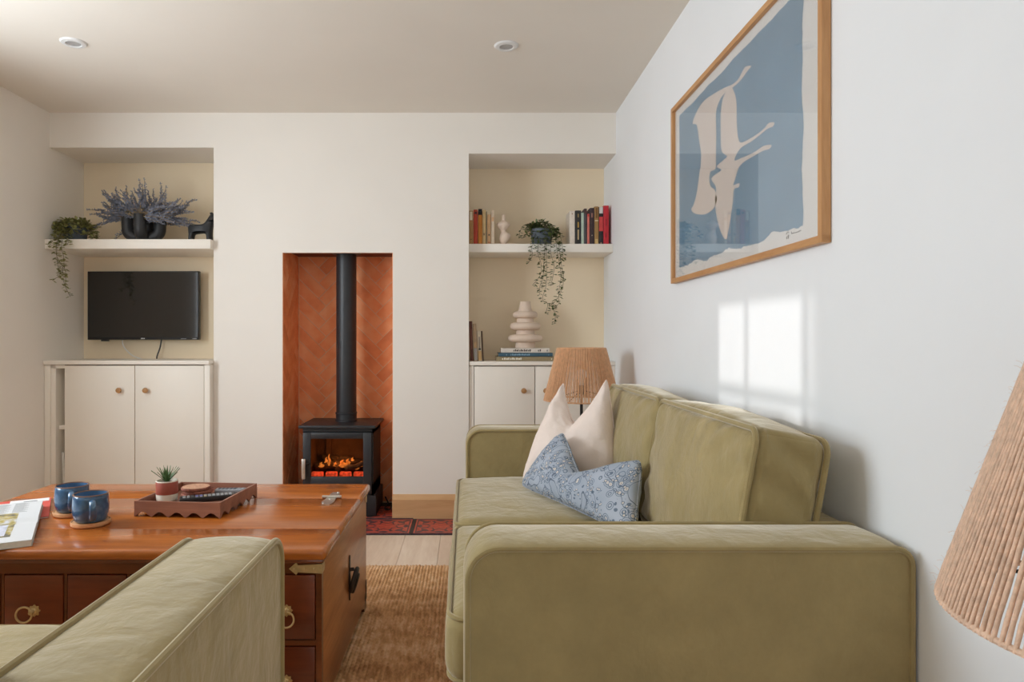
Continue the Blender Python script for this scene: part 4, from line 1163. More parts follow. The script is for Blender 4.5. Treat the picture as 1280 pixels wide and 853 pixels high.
# ------------------------------------------------------------------ rug
def make_rug():
    x0, x1, y0, y1 = -1.80, 0.02, 1.46, 3.19
    nx, ny = int((x1 - x0) / 0.0029), int((y1 - y0) / 0.0055)
    vs = []; fs = []
    for j in range(ny + 1):
        y = y0 + (y1 - y0) * j / ny
        for i in range(nx + 1):
            x = x0 + (x1 - x0) * i / nx
            ph = x / 0.0145; rib = int(math.floor(ph))
            c = abs(math.sin(PI * ph)) ** 0.7
            kn = 0.62 + 0.38 * math.sin(2 * PI * (y / 0.023 + 0.5 * (rib % 2)) + 1.3 * noise.noise(Vector((x * 30, y * 6, 0))))
            hgt = 0.0035 + 0.0085 * c * kn + 0.0015 * noise.noise(Vector((x * 7, y * 7, 5)))
            if i in (0, nx) or j in (0, ny): hgt = 0.0005
            xx = x + 0.004 * noise.noise(Vector((y * 5, 1.7, 0)))
            yy = y + (0.006 * noise.noise(Vector((x * 60, 0, 9))) if j > ny - 3 else 0)
            vs.append((xx, yy, hgt))
    for j in range(ny):
        for i in range(nx):
            a = j * (nx + 1) + i
            fs.append((a, a + 1, a + nx + 2, a + nx + 1))
    me = bpy.data.meshes.new('jute_rug'); me.from_pydata(vs, [], fs); me.update()
    for p in me.polygons: p.use_smooth = True
    me.materials.append(M['rug'])
    o = bpy.data.objects.new('jute_rug', me); COL.objects.link(o)
    return tag(o, 'chunky woven natural jute rug under the trunk table', 'rug')
make_rug()
RUGZ = 0.0138

# ------------------------------------------------------------------ trunk coffee table
TX0, TX1, TY0, TY1, TZ = -1.632, -0.380, 1.832, 2.682, 0.495
tr = thing('trunk_table', 'polished wooden trunk coffee table with small drawers and brass fittings', 'table', ((TX0 + TX1) / 2, (TY0 + TY1) / 2, RUGZ))
for a, b_ in ((TY0, 2.038), (2.0395, 2.4285), (2.430, TY1)):
    bm = NB(); box(bm, TX0, TX1, a, b_, TZ - 0.030, TZ)
    bm.edges.ensure_lookup_table()
    es = []
    for e in bm.edges:
        m = (e.verts[0].co + e.verts[1].co) / 2
        isx = abs(m.x - TX0) < 1e-5 or abs(m.x - TX1) < 1e-5
        outer = (abs(m.y - TY0) < 1e-5 or abs(m.y - TY1) < 1e-5)
        if (isx and abs(e.verts[0].co.y - e.verts[1].co.y) > 0.01) or (outer and abs(e.verts[0].co.x - e.verts[1].co.x) > 0.01) or (isx and outer): es.append(e)
    bmesh.ops.bevel(bm, geom=es, offset=0.012, segments=4, profile=0.5, affect='EDGES')
    rest = [e for e in bm.edges if len(e.link_faces) == 2 and e.calc_face_angle(0) > 1.0]
    bmesh.ops.bevel(bm, geom=rest, offset=0.0018, segments=2, profile=0.5, affect='EDGES')
    wobj('top_plank', bm, M['trunktop'], tr)
BX0, BX1, BY0, BY1 = TX0 + 0.016, TX1 - 0.015, TY0 + 0.018, TY1 - 0.014
ZB, ZTOP = 0.045, TZ - 0.030
# moulding under the lid
wobj('lid_moulding', boxo(BX0 - 0.006, BX1 + 0.006, BY0 - 0.006, BY1 + 0.006, ZTOP - 0.010, ZTOP, 0.004), M['trunkdark'], tr)
for xa, xb in ((BX0, BX0 + 0.018), (BX1 - 0.018, BX1)): wobj('side_panel', boxo(xa, xb, BY0 + 0.0245, BY1, ZB, ZTOP - 0.010, 0.0015), M['trunkside'], tr)
wobj('back_panel', boxo(BX0 + 0.018, BX1 - 0.018, BY1 - 0.018, BY1, ZB, ZTOP - 0.010), M['trunkside'], tr)
wobj('carcass', boxo(BX0 + 0.018, BX1 - 0.018, BY0 + 0.022, BY1 - 0.018, ZB + 0.002, ZTOP - 0.010), pm('dark_interior', srgb(40, 20, 12), 0.8), tr)
DX = [-1.5954 + 0.1707 * i for i in range(7)]; DW = 0.1585
ROWS = ((0.2475, 0.4215), (0.062, 0.2265))
for z0, z1 in ((0.4245, ZTOP - 0.010), (0.2295, 0.2445), (ZB, 0.059)):
    wobj('rail', boxo(BX0 + 0.0145, BX1 - 0.0145, BY0 + 0.001, BY0 + 0.024, z0, z1, 0.001, 1), M['trunkdark'], tr)
sx_ = [BX0] + [x + DW + 0.0015 for x in DX]
ex_ = [x - 0.0025 for x in DX] + [BX1]
for xa, xb in zip(sx_, ex_):
    if xb - xa > 0.003: wobj('stile', boxo(xa, xb, BY0 + 0.002, BY0 + 0.024, ZB, ZTOP - 0.012, 0.0008, 1), M['trunkdark'], tr)
def rosette():
    b = NB()
    pts = []
    for i in range(32):
        a = 2 * PI * i / 32; r = 0.0145 + 0.0022 * math.cos(8 * a); pts.append((r * math.cos(a), r * math.sin(a)))
    prism(b, pts, lambda u, v, d: (u, -d, v), 0, 0.003)
    lathe_b = NB(); lathe(lathe_b, [(0.009, 0.003), (0.0085, 0.006), (0.0055, 0.008), (0.0055, 0.014), (0.007, 0.016), (0.005, 0.021), (0, 0.022)], 16)
    bmesh.ops.rotate(lathe_b, verts=lathe_b.verts[:], matrix=Matrix.Rotation(PI / 2, 3, 'X'))
    me = bpy.data.meshes.new('tmp'); lathe_b.to_mesh(me); lathe_b.free(); b.from_mesh(me); bpy.data.meshes.remove(me)
    return finish(b, 'rosette')
ros = rosette(); ros.materials.append(M['brass'])
def ring_mesh(R, r):
    b = NB(); tube(b, [(R * math.cos(2 * PI * i / 28), 0, -R + R * math.sin(2 * PI * i / 28)) for i in range(28)], r, 8, True)
    return finish(b, 'ring_pull')
rm = ring_mesh(0.0205, 0.0027); rm.materials.append(M['brass'])
RR = random.Random(5)
for ri, (z0, z1) in enumerate(ROWS):
    for ci, xd in enumerate(DX):
        d = wobj('drawer', boxo(xd, xd + DW, BY0 - 0.0015, BY0 + 0.021, z0, z1, 0.0022), M['drawer'], tr)
        c = Vector((xd + DW / 2 + 0.003, BY0 - 0.0015, (z0 + z1) / 2 - 0.008)) - tr.location
        obj('rosette', ros, None, d, c, label='brass rosette')
        ang = math.radians({(0, 2): 70, (0, 3): 20, (0, 6): -8}.get((ri, ci), RR.uniform(-25, 25)))
        obj('ring_pull', rm, None, d, c + Vector((0, -0.014, 0.001)), (math.radians(-6), ang, 0), label='brass ring')
# brass corner straps (front leaf and side leaf)
def strap(cx, cy, sx, sy):
    """corner at (cx, cy); sx, sy outward directions"""
    zc = 0.4395; h = 0.013
    ol = [(0, -h * 1.0), (0.066, -h * 0.72), (0.070, -h * 1.30), (0.090, 0), (0.070, h * 1.30), (0.066, h * 0.72), (0, h * 1.0)]
    b = NB()
    prism(b, ol, lambda u, v, d: (cx + sx * 0.0022 - sx * u, cy + sy * (0.0005 + d), zc + v), 0, 0.0022)
    ol2 = [(0, -h), (0.028, -h * 0.9), (0.036, 0), (0.028, h * 0.9), (0, h)]
    prism(b, ol2, lambda u, v, d: (cx + sx * (0.0005 + d), cy + sy * 0.0022 - sy * u, zc + v), 0, 0.0022)
    for u in (0.02, 0.045, 0.074):
        bmesh.ops.create_uvsphere(b, u_segments=8, v_segments=5, radius=0.003, matrix=Matrix.Translation((cx - sx * u, cy + sy * 0.0027, zc)))
    wobj('corner_strap', b, M['brass'], tr, label='brass arrow-ended corner strap')
strap(BX1, BY0, 1, -1); strap(BX0, BY0, -1, -1); strap(BX1, BY1, 1, 1); strap(BX0, BY1, -1, 1)
# hinge strap on the lid
bm = NB()
hx, hy0 = -0.482, 2.430
ol = [(-0.016, -0.095), (0.012, -0.100), (0.020, -0.060), (0.015, 0.0), (0.017, 0.060), (0.012, 0.085), (-0.012, 0.085), (-0.017, 0.060), (-0.015, 0.0), (-0.024, -0.060)]
prism(bm, ol, lambda u, v, d: (hx + u, hy0 + v, TZ + d), 0.0003, 0.003)
tube(bm, [(hx - 0.034, hy0, TZ + 0.0055), (hx + 0.034, hy0, TZ + 0.0055)], 0.0055, 10)
for q in ((-0.012, -0.088), (0.008, 0.075), (0, -0.03)): bmesh.ops.create_uvsphere(bm, u_segments=8, v_segments=5, radius=0.0035, matrix=Matrix.Translation((hx + q[0], hy0 + q[1], TZ + 0.003)))
wobj('hinge_strap', bm, M['steel'], tr, label='pale metal hinge strap on the lid')
# iron drop handles on both ends
for sx, xw in ((1, BX1), (-1, BX0)):
    bm = NB(); hy_, hz_ = 2.285, 0.262
    pts = smooth_poly([(0.004, 0.075), (-0.004, 0.072), (-0.010, 0.05), (-0.006, 0.03), (-0.012, 0.0), (-0.006, -0.03), (-0.004, -0.07), (0.004, -0.07), (0.006, -0.03), (0.012, 0.0), (0.006, 0.03), (0.010, 0.05)], 2)
    prism(bm, pts, lambda u, v, d: (xw + sx * (0.0004 + d), hy_ + u, hz_ + v), 0, 0.003)
    tube(bm, [(xw + sx * 0.003, hy_, hz_ + 0.028), (xw + sx * 0.016, hy_, hz_ + 0.030)], 0.006, 10)
    hd = wobj('handle_plate', bm, M['iron'], tr, label='black iron handle plate')
    bm = NB()
    tube(bm, [(xw + sx * (0.016 + 0.010 * math.cos(a)), hy_ + 0.027 * math.sin(a), hz_ - 0.006 + 0.036 * math.cos(a)) for a in [2 * PI * i / 28 for i in range(28)]], 0.0078, 9, True)
    tube(bm, [(xw + sx * (0.020 + 0.008 * math.cos(a)), hy_ + 0.004 + 0.020 * math.sin(a), hz_ - 0.018 + 0.028 * math.cos(a)) for a in [2 * PI * i / 24 for i in range(24)]], 0.0066, 8, True)
    wobj('drop_ring', bm, M['iron'], hd)
# bracket feet
for cx, sx in ((BX0, 1), (BX1, -1)):
    for cy, sy in ((BY0, 1), (BY1, -1)):
        bm = NB()
        pr = [(0, 0), (0.045, 0), (0.055, 0.016), (0.085, 0.024), (0.10, 0.0335), (0, 0.0335)]
        prism(bm, pr, lambda u, v, d: (cx + sx * u, cy + sy * d, RUGZ + v), 0, 0.018)
        prism(bm, pr, lambda u, v, d: (cx + sx * d, cy + sy * (u + 0.0), RUGZ + v), 0, 0.018)
        wobj('bracket_foot', bm, M['trunkdark'], tr)
# iron corner brackets low on the ends
for cy, sy in ((BY0, 1), (BY1, -1)):
    bm = NB()
    pts = [(0.002, 0.0), (0.002, 0.075), (0.014, 0.07), (0.02, 0.05), (0.016, 0.03), (0.03, 0.012), (0.03, 0.0)]
    prism(bm, pts, lambda u, v, d: (BX1 + 0.0003 + d, cy + sy * u, ZB + 0.004 + v), 0, 0.002)
    wobj('foot_bracket', bm, M['iron'], tr)

# ------------------------------------------------------------------ things on the trunk
def mug(label, x, y, ang):
    t = thing('mug', label, 'mug', (x, y, TZ + 0.0132), ang, 'blue mugs on wooden coasters')
    b = NB()
    lathe(b, [(0, 0), (0.040, 0), (0.045, 0.004), (0.0505, 0.025), (0.0515, 0.045), (0.0495, 0.070), (0.0485, 0.0805), (0.0478, 0.081), (0.0472, 0.079), (0.047, 0.05), (0.043, 0.008), (0, 0.003)], 44)
    obj('body', b, M['glaze'], t, sharp=60)
    b = NB(); lathe(b, [(0.0468, 0.0812), (0.0455, 0.0815), (0.0450, 0.079), (0.0460, 0.05), (0.043, 0.012), (0.036, 0.007), (0, 0.006)], 44, caps=False)
    obj('inside', b, M['glazein'], t, sharp=60)
    b = NB(); lathe(b, [(0.0447, 0.0808), (0.0452, 0.0832), (0.0468, 0.0842), (0.0484, 0.0832), (0.0489, 0.0808)], 44, caps=False); obj('rim', b, M['rim'], t, label='brown unglazed rim')
    b = NB()
    pts = smooth_path([(0, -0.046, 0.066), (0, -0.062, 0.0665), (0, -0.0735, 0.058), (0, -0.0755, 0.043), (0, -0.071, 0.027), (0, -0.060, 0.017), (0, -0.046, 0.014)], 5)
    tube(b, pts, 0.0062, 12); bmesh.ops.scale(b, vec=(1.5, 1, 1), verts=b.verts[:]); obj('handle', b, M['glaze'], t)
    return t
def coaster(label, x, y):
    b = NB(); lathe(b, [(0, 0), (0.050, 0), (0.0545, 0.004), (0.0555, 0.013), (0.0545, 0.015), (0.0525, 0.0145), (0.0515, 0.0125), (0, 0.0125)], 40)
    o = obj('coaster', b, M['coasterwood'], None, (x, y, TZ + 0.0002)); return tag(o, label, 'coaster', 'wooden coasters under the mugs')
m1 = Vector((-1.150, 2.085)); m2 = Vector((-1.276, 2.205))
mug('dark blue glazed mug in front, its handle towards the drawers', m1.x, m1.y, math.radians(33)); coaster('round light wood coaster under the front blue mug', m1.x, m1.y)
mug('dark blue glazed mug standing behind the other mug', m2.x, m2.y, math.radians(28)); coaster('round light wood coaster under the rear blue mug', m2.x, m2.y)

# tray
tx, ty, ta = -0.908, 2.312, math.radians(-5.2)
tray = thing('tray', 'walnut wood tray with scalloped lower edge on the trunk', 'tray', (tx, ty, TZ + 0.0003), ta)
hw, hd_ = 0.142, 0.148
def scallop(n, L, h=0.050, d=0.016):
    pts = [(L, h), (-L, h), (-L, 0.0)]
    N = 12 * n
    for i in range(1, N):
        s = i / N; pts.append((-L + 2 * L * s, d * abs(math.sin(PI * n * s)) ** 1.3))
    pts.append((L, 0)); return pts
for nm, n, L, f in (('side_wall', 5, hw, lambda u, v, d: (u, -hd_ + d, v)), ('side_wall', 5, hw, lambda u, v, d: (u, hd_ - d, v)), ('side_wall', 5, hd_ - 0.0072, lambda u, v, d: (-hw + d, u, v)), ('side_wall', 5, hd_ - 0.0072, lambda u, v, d: (hw - d, u, v))):
    b = NB(); prism(b, scallop(n, L), f, 0, 0.007); obj(nm, b, M['traywood'], tray)
FLZ = 0.024
obj('base', boxo(-hw + 0.007, hw - 0.007, -hd_ + 0.007, hd_ - 0.007, FLZ - 0.005, FLZ), M['traywood'], tray)
TF = TZ + FLZ + 0.0006
# succulent
sp_x, sp_y = -1.004, 2.282
su = thing('succulent', 'small spiky green succulent in a terracotta and cream pot', 'plant', (sp_x, sp_y, TF))
b = NB(); lathe(b, [(0, 0), (0.026, 0), (0.0325, 0.006), (0.034, 0.014), (0.034, 0.0275), (0.0342, 0.06)], 36, caps=False); pt = obj('pot', b, M['potcream'], su)
b = NB(); lathe(b, [(0.0342, 0.027), (0.0348, 0.0285), (0.0348, 0.066), (0.0342, 0.0675)], 36, caps=False); obj('terracotta_band', b, M['terracotta'], pt)
b = NB(); lathe(b, [(0.0342, 0.0674), (0.0348, 0.069), (0.0338, 0.071), (0.0318, 0.071), (0.031, 0.062), (0, 0.061)], 36, caps=False); obj('pot_rim', b, M['potcream'], pt)
b = NB(); lathe(b, [(0, 0.0615), (0.0305, 0.0615), (0.02, 0.0645), (0, 0.066)], 20); obj('soil', b, M['soil'], su)
SR = random.Random(11)
for i in range(20):
    b = NB(); lean = 0.10 + 0.75 * (i / 20) ** 0.8; az = i * 2.39996 + 0.4
    L = (0.058 - 0.008 * lean) * SR.uniform(0.85, 1.1)
    secs = []
    for s in range(6):
        t = s / 5; w = 0.0052 * (1 - t) ** 0.75 * (1.0 if s else 0.85) + 0.0002
        out = L * (math.sin(lean) * t + 0.12 * lean * t * t); zz = L * math.cos(lean) * t
        secs.append([b.verts.new((0.004 + out - 0.3 * w, yy * w, zz + q)) for yy, q in ((-1, 0.0012), (0, -0.0012), (1, 0.0012), (0, 0.002))])
    for a, c in zip(secs, secs[1:]):
        for j in range(4): b.faces.new((a[j], a[(j + 1) % 4], c[(j + 1) % 4], c[j]))
    b.faces.new(secs[0]); b.faces.new(secs[-1])
    obj('leaf', b, M['succ'], su, (0, 0, 0.064), (0, 0, az))
# stack of speckled coasters
zz = TF; cxp, cyp = -0.945, 2.372
for i, (dx, dy, nm) in enumerate(((0.003, 0.0, 'lowest speckled brown coaster of the stack in the tray'), (0.012, 0.004, 'middle speckled brown coaster of the stack in the tray'), (0.002, 0.0, 'topmost speckled brown coaster of the stack in the tray'))):
    h = 0.0098
    b = NB(); lathe(b, [(0, 0), (0.045, 0), (0.048, 0.002), (0.0485, h * 0.7), (0.047, h), (0, h)], 40)
    o = obj('coaster', b, M['cork'], None, (cxp + dx, cyp + dy, zz)); tag(o, nm, 'coaster', 'speckled coasters stacked in the tray')
    if i == 2:
        b = NB(); lathe(b, [(0, h), (0.0445, h), (0.044, h + 0.0006), (0, h + 0.0006)], 40); obj('cork_face', b, M['corktop'], o)
    zz += h + 0.0007
# remotes
def remote(label, x, y, rz, L, W, H, m, rows, cols, btn, z=TF, tilt=0.0):
    t = thing('remote_control', label, 'remote control', (x, y, z), rz, 'remote controls in the tray'); t.rotation_euler = (0, tilt, rz)
    obj('body', boxo(-L / 2, L / 2, -W / 2, W / 2, 0, H, 0.004, 3), m, t)
    mats = {c: pm('button_' + c, v, 0.5) for c, v in (('grey', (0.35, 0.36, 0.38)), ('dark', (0.09, 0.09, 0.1)), ('blue', (0.16, 0.14, 0.55)), ('sand', (0.55, 0.45, 0.28)))}
    for i in range(rows):
        for j in range(cols):
            x0 = -L / 2 + 0.010 + (L - 0.02) * i / rows; y0 = -W / 2 + 0.005 + (W - 0.010) * j / cols
            k = btn(i, j)
            if k: obj('button', boxo(x0, x0 + (L - 0.02) / rows * 0.66, y0, y0 + (W - 0.010) / cols * 0.7, H - 0.0004, H + 0.0016, 0.0005, 1), mats[k], t)
remote('long black remote control with many keys in the tray', -0.872, 2.297, math.radians(22), 0.178, 0.044, 0.017, M['black'], 12, 4, lambda i, j: 'blue' if 3 <= i < 5 and 0 < j < 3 else ('sand' if i == 5 and j < 2 else ('grey' if i != 2 else 'dark')))
remote('slim grey remote control at the back of the tray', -0.832, 2.415, math.radians(2), 0.115, 0.032, 0.014, M['greyplastic'], 7, 2, lambda i, j: 'dark' if i < 5 else 'grey')

# magazines at the far left of the trunk
W, D, h = 0.18, 0.30, 0.0062
rd = thing('magazine', 'red covered magazine with a white sticker under the open book', 'magazine', (-1.478, 2.245, TZ + 0.0003), math.radians(30))
obj('pages', boxo(-W / 2 + 0.001, W / 2 - 0.001, -D / 2 + 0.001, D / 2 - 0.001, 0.0008, h - 0.0008), M['paper'], rd)
b = NB(); box(b, -W / 2, W / 2, -D / 2, D / 2, h - 0.0008, h); box(b, -W / 2, W / 2, -D / 2, D / 2, 0, 0.0008); box(b, -W / 2 - 0.0004, -W / 2 + 0.0008, -D / 2, D / 2, 0, h)
obj('cover', b, pm('red_cover', srgb(206, 84, 74), 0.5), rd)
obj('sticker', boxo(-0.03, 0.085, 0.098, 0.146, h, h + 0.0004), M['white'], rd)
obj('sticker_print', boxo(0.01, 0.05, 0.106, 0.116, h + 0.0004, h + 0.0007), M['darkgrey'], rd)
op = thing('open_book', 'open book with text and a garden photograph across its pages', 'book', (-1.192, 1.868, TZ + 0.0005), math.radians(28.6))
op.rotation_euler = (math.radians(1.25), 0, math.radians(28.6))
BD, BW2 = 0.47, 0.30
def bz(v):
    t = v / BD
    g = math.exp(-((t - 0.47) / 0.05) ** 2)
    return 0.0175 - 0.007 * g + (0.003 if t > 0.47 else 0) * math.sin(PI * min(1, max(0, (t - 0.47) / 0.53)))
b = NB(); ys = [BD * i / 40 for i in range(41)]
prism(b, [(v, bz(v) - 0.0012) for v in ys][::-1] + [(0, 0.0012), (BD, 0.0012)], lambda u, v, d: (d, u, v), -BW2, -0.002); obj('page_block', b, M['paper'], op)
b = NB(); box(b, -BW2 - 0.004, 0.001, -0.002, BD + 0.002, 0, 0.0012); obj('cover', b, bookmat((190, 186, 180)), op)
b = NB(); prism(b, [(v, bz(v)) for v in ys][::-1] + [(v, bz(v) - 0.0011) for v in ys], lambda u, v, d: (d, u, v), -BW2, 0); obj('page', b, pm('white_page', srgb(206, 206, 206), 0.6, 0.02), op)
def decal(name, y0, y1, x0, x1, m, up=0.0004):
    b = NB(); yy = [y0 + (y1 - y0) * i / 12 for i in range(13)]
    prism(b, [(v, bz(v) + up) for v in yy][::-1] + [(v, bz(v) + 0.0001) for v in yy], lambda u, v, d: (d, u, v), x0, x1); return obj(name, b, m, op)
ink = pm('faint_ink', srgb(150, 150, 150), 0.7)
b = NB()
for col in ((-0.075, -0.035), (-0.135, -0.085), (-0.20, -0.145), (-0.265, -0.21)):
    for i in range(15):
        y0 = 0.325 + i * 0.009
        z_ = bz(y0)
        box(b, col[0], col[1] - 0.012 * ((i * 7) % 3) / 2, y0, y0 + 0.0028, z_ - 0.0004, z_ + 0.0003)
obj('text_lines', b, ink, op)
def photo_mat():
    m, nt, bs = nodes('garden_photograph')
    t = nd(nt, 'ShaderNodeTexNoise'); t.inputs['Scale'].default_value = 26; t.inputs['Detail'].default_value = 5
    nt.links.new(coords(nt), t.inputs['Vector'])
    nt.links.new(ramp(nt, t.outputs['Fac'], [(0.34, srgb(58, 54, 50)), (0.46, srgb(122, 116, 100)), (0.54, srgb(176, 158, 82)), (0.66, srgb(198, 200, 208))]), bs.inputs['Base Color'])
    bs.inputs['Roughness'].default_value = 0.45
    return m
decal('photograph', 0.055, 0.315, -0.285, -0.055, photo_mat())
decal('photograph_table', 0.07, 0.20, -0.15, -0.07, pm('white_cloth_print', srgb(196, 198, 210), 0.5, 0.25, 50), 0.0007)

# ------------------------------------------------------------------ sofas
def loft(bm, loops):
    vs = [[bm.verts.new(p) for p in L] for L in loops]
    n = len(vs[0])
    for a, b in zip(vs, vs[1:]):
        for i in range(n): bm.faces.new((a[i], a[(i + 1) % n], b[(i + 1) % n], b[i]))
    bm.faces.new(vs[0][::-1]); bm.faces.new(vs[-1])
SD, AH, AW, SL = 0.865, 0.648, 0.178, 1.91
def arm_profile(off=0.0, rf=0.060, rb=0.03):
    """outline in (y, z): front y=0, back y=SD; grows outwards by off on front, top and back"""
    pts = []; y0, y1, z1, z0 = -off, SD + off * 0.4, AH + off, 0.045
    for i in range(9):
        a = PI - PI / 2 * i / 8; r = rf + off; pts.append((y0 + r + r * math.cos(a), z1 - r + r * math.sin(a)))
    for i in range(7):
        a = PI / 2 - PI / 2 * i / 6; r = rb + off; pts.append((y1 - r + r * math.cos(a), z1 - r + r * math.sin(a)))
    # densify the long straight runs
    full = [(y0, z0)] + [(y0, z0 + (pts[0][1] - z0) * i / 6) for i in range(1, 6)] + pts[:9]
    full += [(pts[8][0] + (pts[9][0] - pts[8][0]) * i / 12, z1) for i in range(1, 12)] + pts[9:]
    full += [(y1, z0 + (pts[-1][1] - z0) * (1 - i / 5)) for i in range(1, 5)] + [(y1, z0)]
    return full
def sofa(name, label, loc, rotz, seeds):
    t = thing(name, label, 'sofa', loc, rotz, 'matching olive velvet sofas')
    vm, pp = M['velvet'], M['piping']
    for ai, xa in enumerate((0.0, SL - AW)):
        b = NB(); loops = []
        for s in [i / 12 for i in range(13)]:
            e = 1 - (2 * s - 1) ** 2
            off = 0.012 * e ** 0.6
            pr = arm_profile(off)
            L = []
            for k, (y, z) in enumerate(pr):
                wv = 0.0022 * noise.noise(Vector((s * 2.2 + ai * 9, y * 16 + seeds, z * 12))) * e
                L.append((xa + AW * s, y, z + wv))
            loops.append(L)
        loft(b, loops)
        am = obj('arm', b, vm, t, sharp=50)
        for s in (-0.004, 1.004):
            b = NB(); pr = arm_profile(0.003)
            tube(b, [(xa + AW * s, y, z) for y, z in pr], 0.0062, 8)
            obj('piping', b, pp, am)
    # base rail and low back
    b = NB(); box(b, AW - 0.001, SL - AW + 0.001, -0.036, SD - 0.02, 0.055, 0.285, 0.02, 4); obj('base', b, vm, t)
    b = NB(); box(b, AW - 0.002, SL - AW + 0.002, SD - 0.075, SD, 0.05, AH - 0.004, 0.018, 4); obj('back', b, vm, t)
    # front overhang of the base beside each arm is covered by the seat cushions
    n = 2; cw = (SL - 2 * AW) / n
    for i in range(n):
        w, d, h = cw - 0.004, 0.70, 0.158
        sb = soft_box(w, d, h, 0.040, 22, (0.004, 0.006, 0.020), 0.006, seeds + i * 3)
        c = (AW + cw * (i + 0.5), -0.050 + d / 2, 0.286 + h / 2)
        seat = obj('seat_cushion', sb, vm, t, c)
        for zz in (h / 2 - 0.010, -h / 2 + 0.010):
            b = NB(); tube(b, [(x, y, zz) for x, y in resample(rrect(w / 2 - 0.008, d / 2 - 0.004, 0.045, 6), 0.06)], 0.0058, 8, True); obj('piping', b, pp, seat)
    for i in range(n):
        w, d, h = cw - 0.012, 0.170, 0.400
        sb = soft_box(w, d, h, 0.032, 44, (0.012, 0.026, 0.026), 0.012, seeds + 11 + i * 5, 7.0)
        for v in sb.verts:   # gathered creases running in from the seams
            f = max(0.0, 1 - min(w / 2 - abs(v.co.x), h / 2 - abs(v.co.z)) / 0.16)
            if abs(v.co.y) < d / 2 - 0.004 and f > 0: f *= 0.6
            ang = math.atan2(v.co.z, v.co.x)
            v.co.y += (1 if v.co.y > 0 else -1) * 0.0085 * f ** 1.3 * (0.55 + 0.45 * noise.noise(Vector((ang * 2.2 + seeds, 4, 0)))) * math.sin(ang * 21 + 4 * noise.noise(Vector((v.co.x * 6 + seeds, 0, v.co.z * 6))))
            if abs(v.co.y) < d / 2 - 0.03: v.co.x += (1 if v.co.x > 0 else -1) * (0.006 * math.sin(v.co.z * 70 + v.co.y * 40) if abs(v.co.x) > w / 2 - 0.03 else 0)
        c = (AW + cw * (i + 0.5), 0.690, 0.450 + h / 2)
        bc = obj('back_cushion', sb, vm, t, c, (math.radians(-10), 0, 0), sharp=60)
        for yy in (-d / 2 + 0.004, d / 2 - 0.004):
            b = NB(); pts = []
            for x, z in resample(rrect(w / 2 - 0.003, h / 2 - 0.002, 0.035, 6), 0.05):
                pts.append((x, yy + 0.003 * noise.noise(Vector((x * 7 + seeds, yy * 20, z * 7))), z))
            tube(b, pts, 0.0072, 8, True); obj('piping', b, pp, bc)
    for fx in (0.06, SL - 0.06):
        for fy in (0.09, SD - 0.09):
            b = NB(); lathe(b, [(0.020, 0), (0.026, 0.048)], 4, (fx, fy, 0)); obj('foot', b, M['black'], t)
    return t
sofa('sofa', 'olive green velvet two seat sofa along the wall beneath the framed print', (0.004, 3.245, 0), -PI / 2, 2.0)
sofa('sofa', 'olive green velvet sofa facing the stove, its arm before the trunk', (-0.393, 1.440, 0), PI, 7.0)

# ------------------------------------------------------------------ throw cushions
def throw(label, corners, T, m, chop, u0, cw, seed, wr=0.004, pinch=0.06):
    c = [P(*q) for q in corners]
    base = sum(c, Vector()) / 4; base.z = min(q.z for q in c)
    t = thing('throw_cushion', label, 'cushion', base, 0, 'throw cushions on the sofa')
    n = 30
    bm, g = pillow(c, T, n, pinch, chop, u0, cw, seed, wr)
    ring = [g[(-1, i, 0)].co.copy() for i in range(n)] + [g[(-1, n, j)].co.copy() for j in range(n)] + [g[(-1, n - i, n)].co.copy() for i in range(n)] + [g[(-1, 0, n - j)].co.copy() for j in range(n)]
    wobj('cover', bm, m, t, sharp=80)
    b = NB(); tube(b, ring, 0.0026, 6, True); wobj('seam', b, m, t)
    return t
throw('blush pink linen cushion with a chopped top in the sofa corner', ((651, 604, 2.84), (771, 618, 2.66), (759, 472, 2.82), (704, 477, 2.93)), 0.10, M['pinkcloth'], 0.78, -0.12, 1.05, 3, 0.009, -0.07)
throw('pale blue lumbar cushion with a floral print on the sofa', ((650, 607, 2.74), (792, 673, 2.08), (802, 576, 2.26), (702, 540, 2.72)), 0.070, M['floral'], 0.95, -0.10, 1.3, 8, 0.004, 0.0)

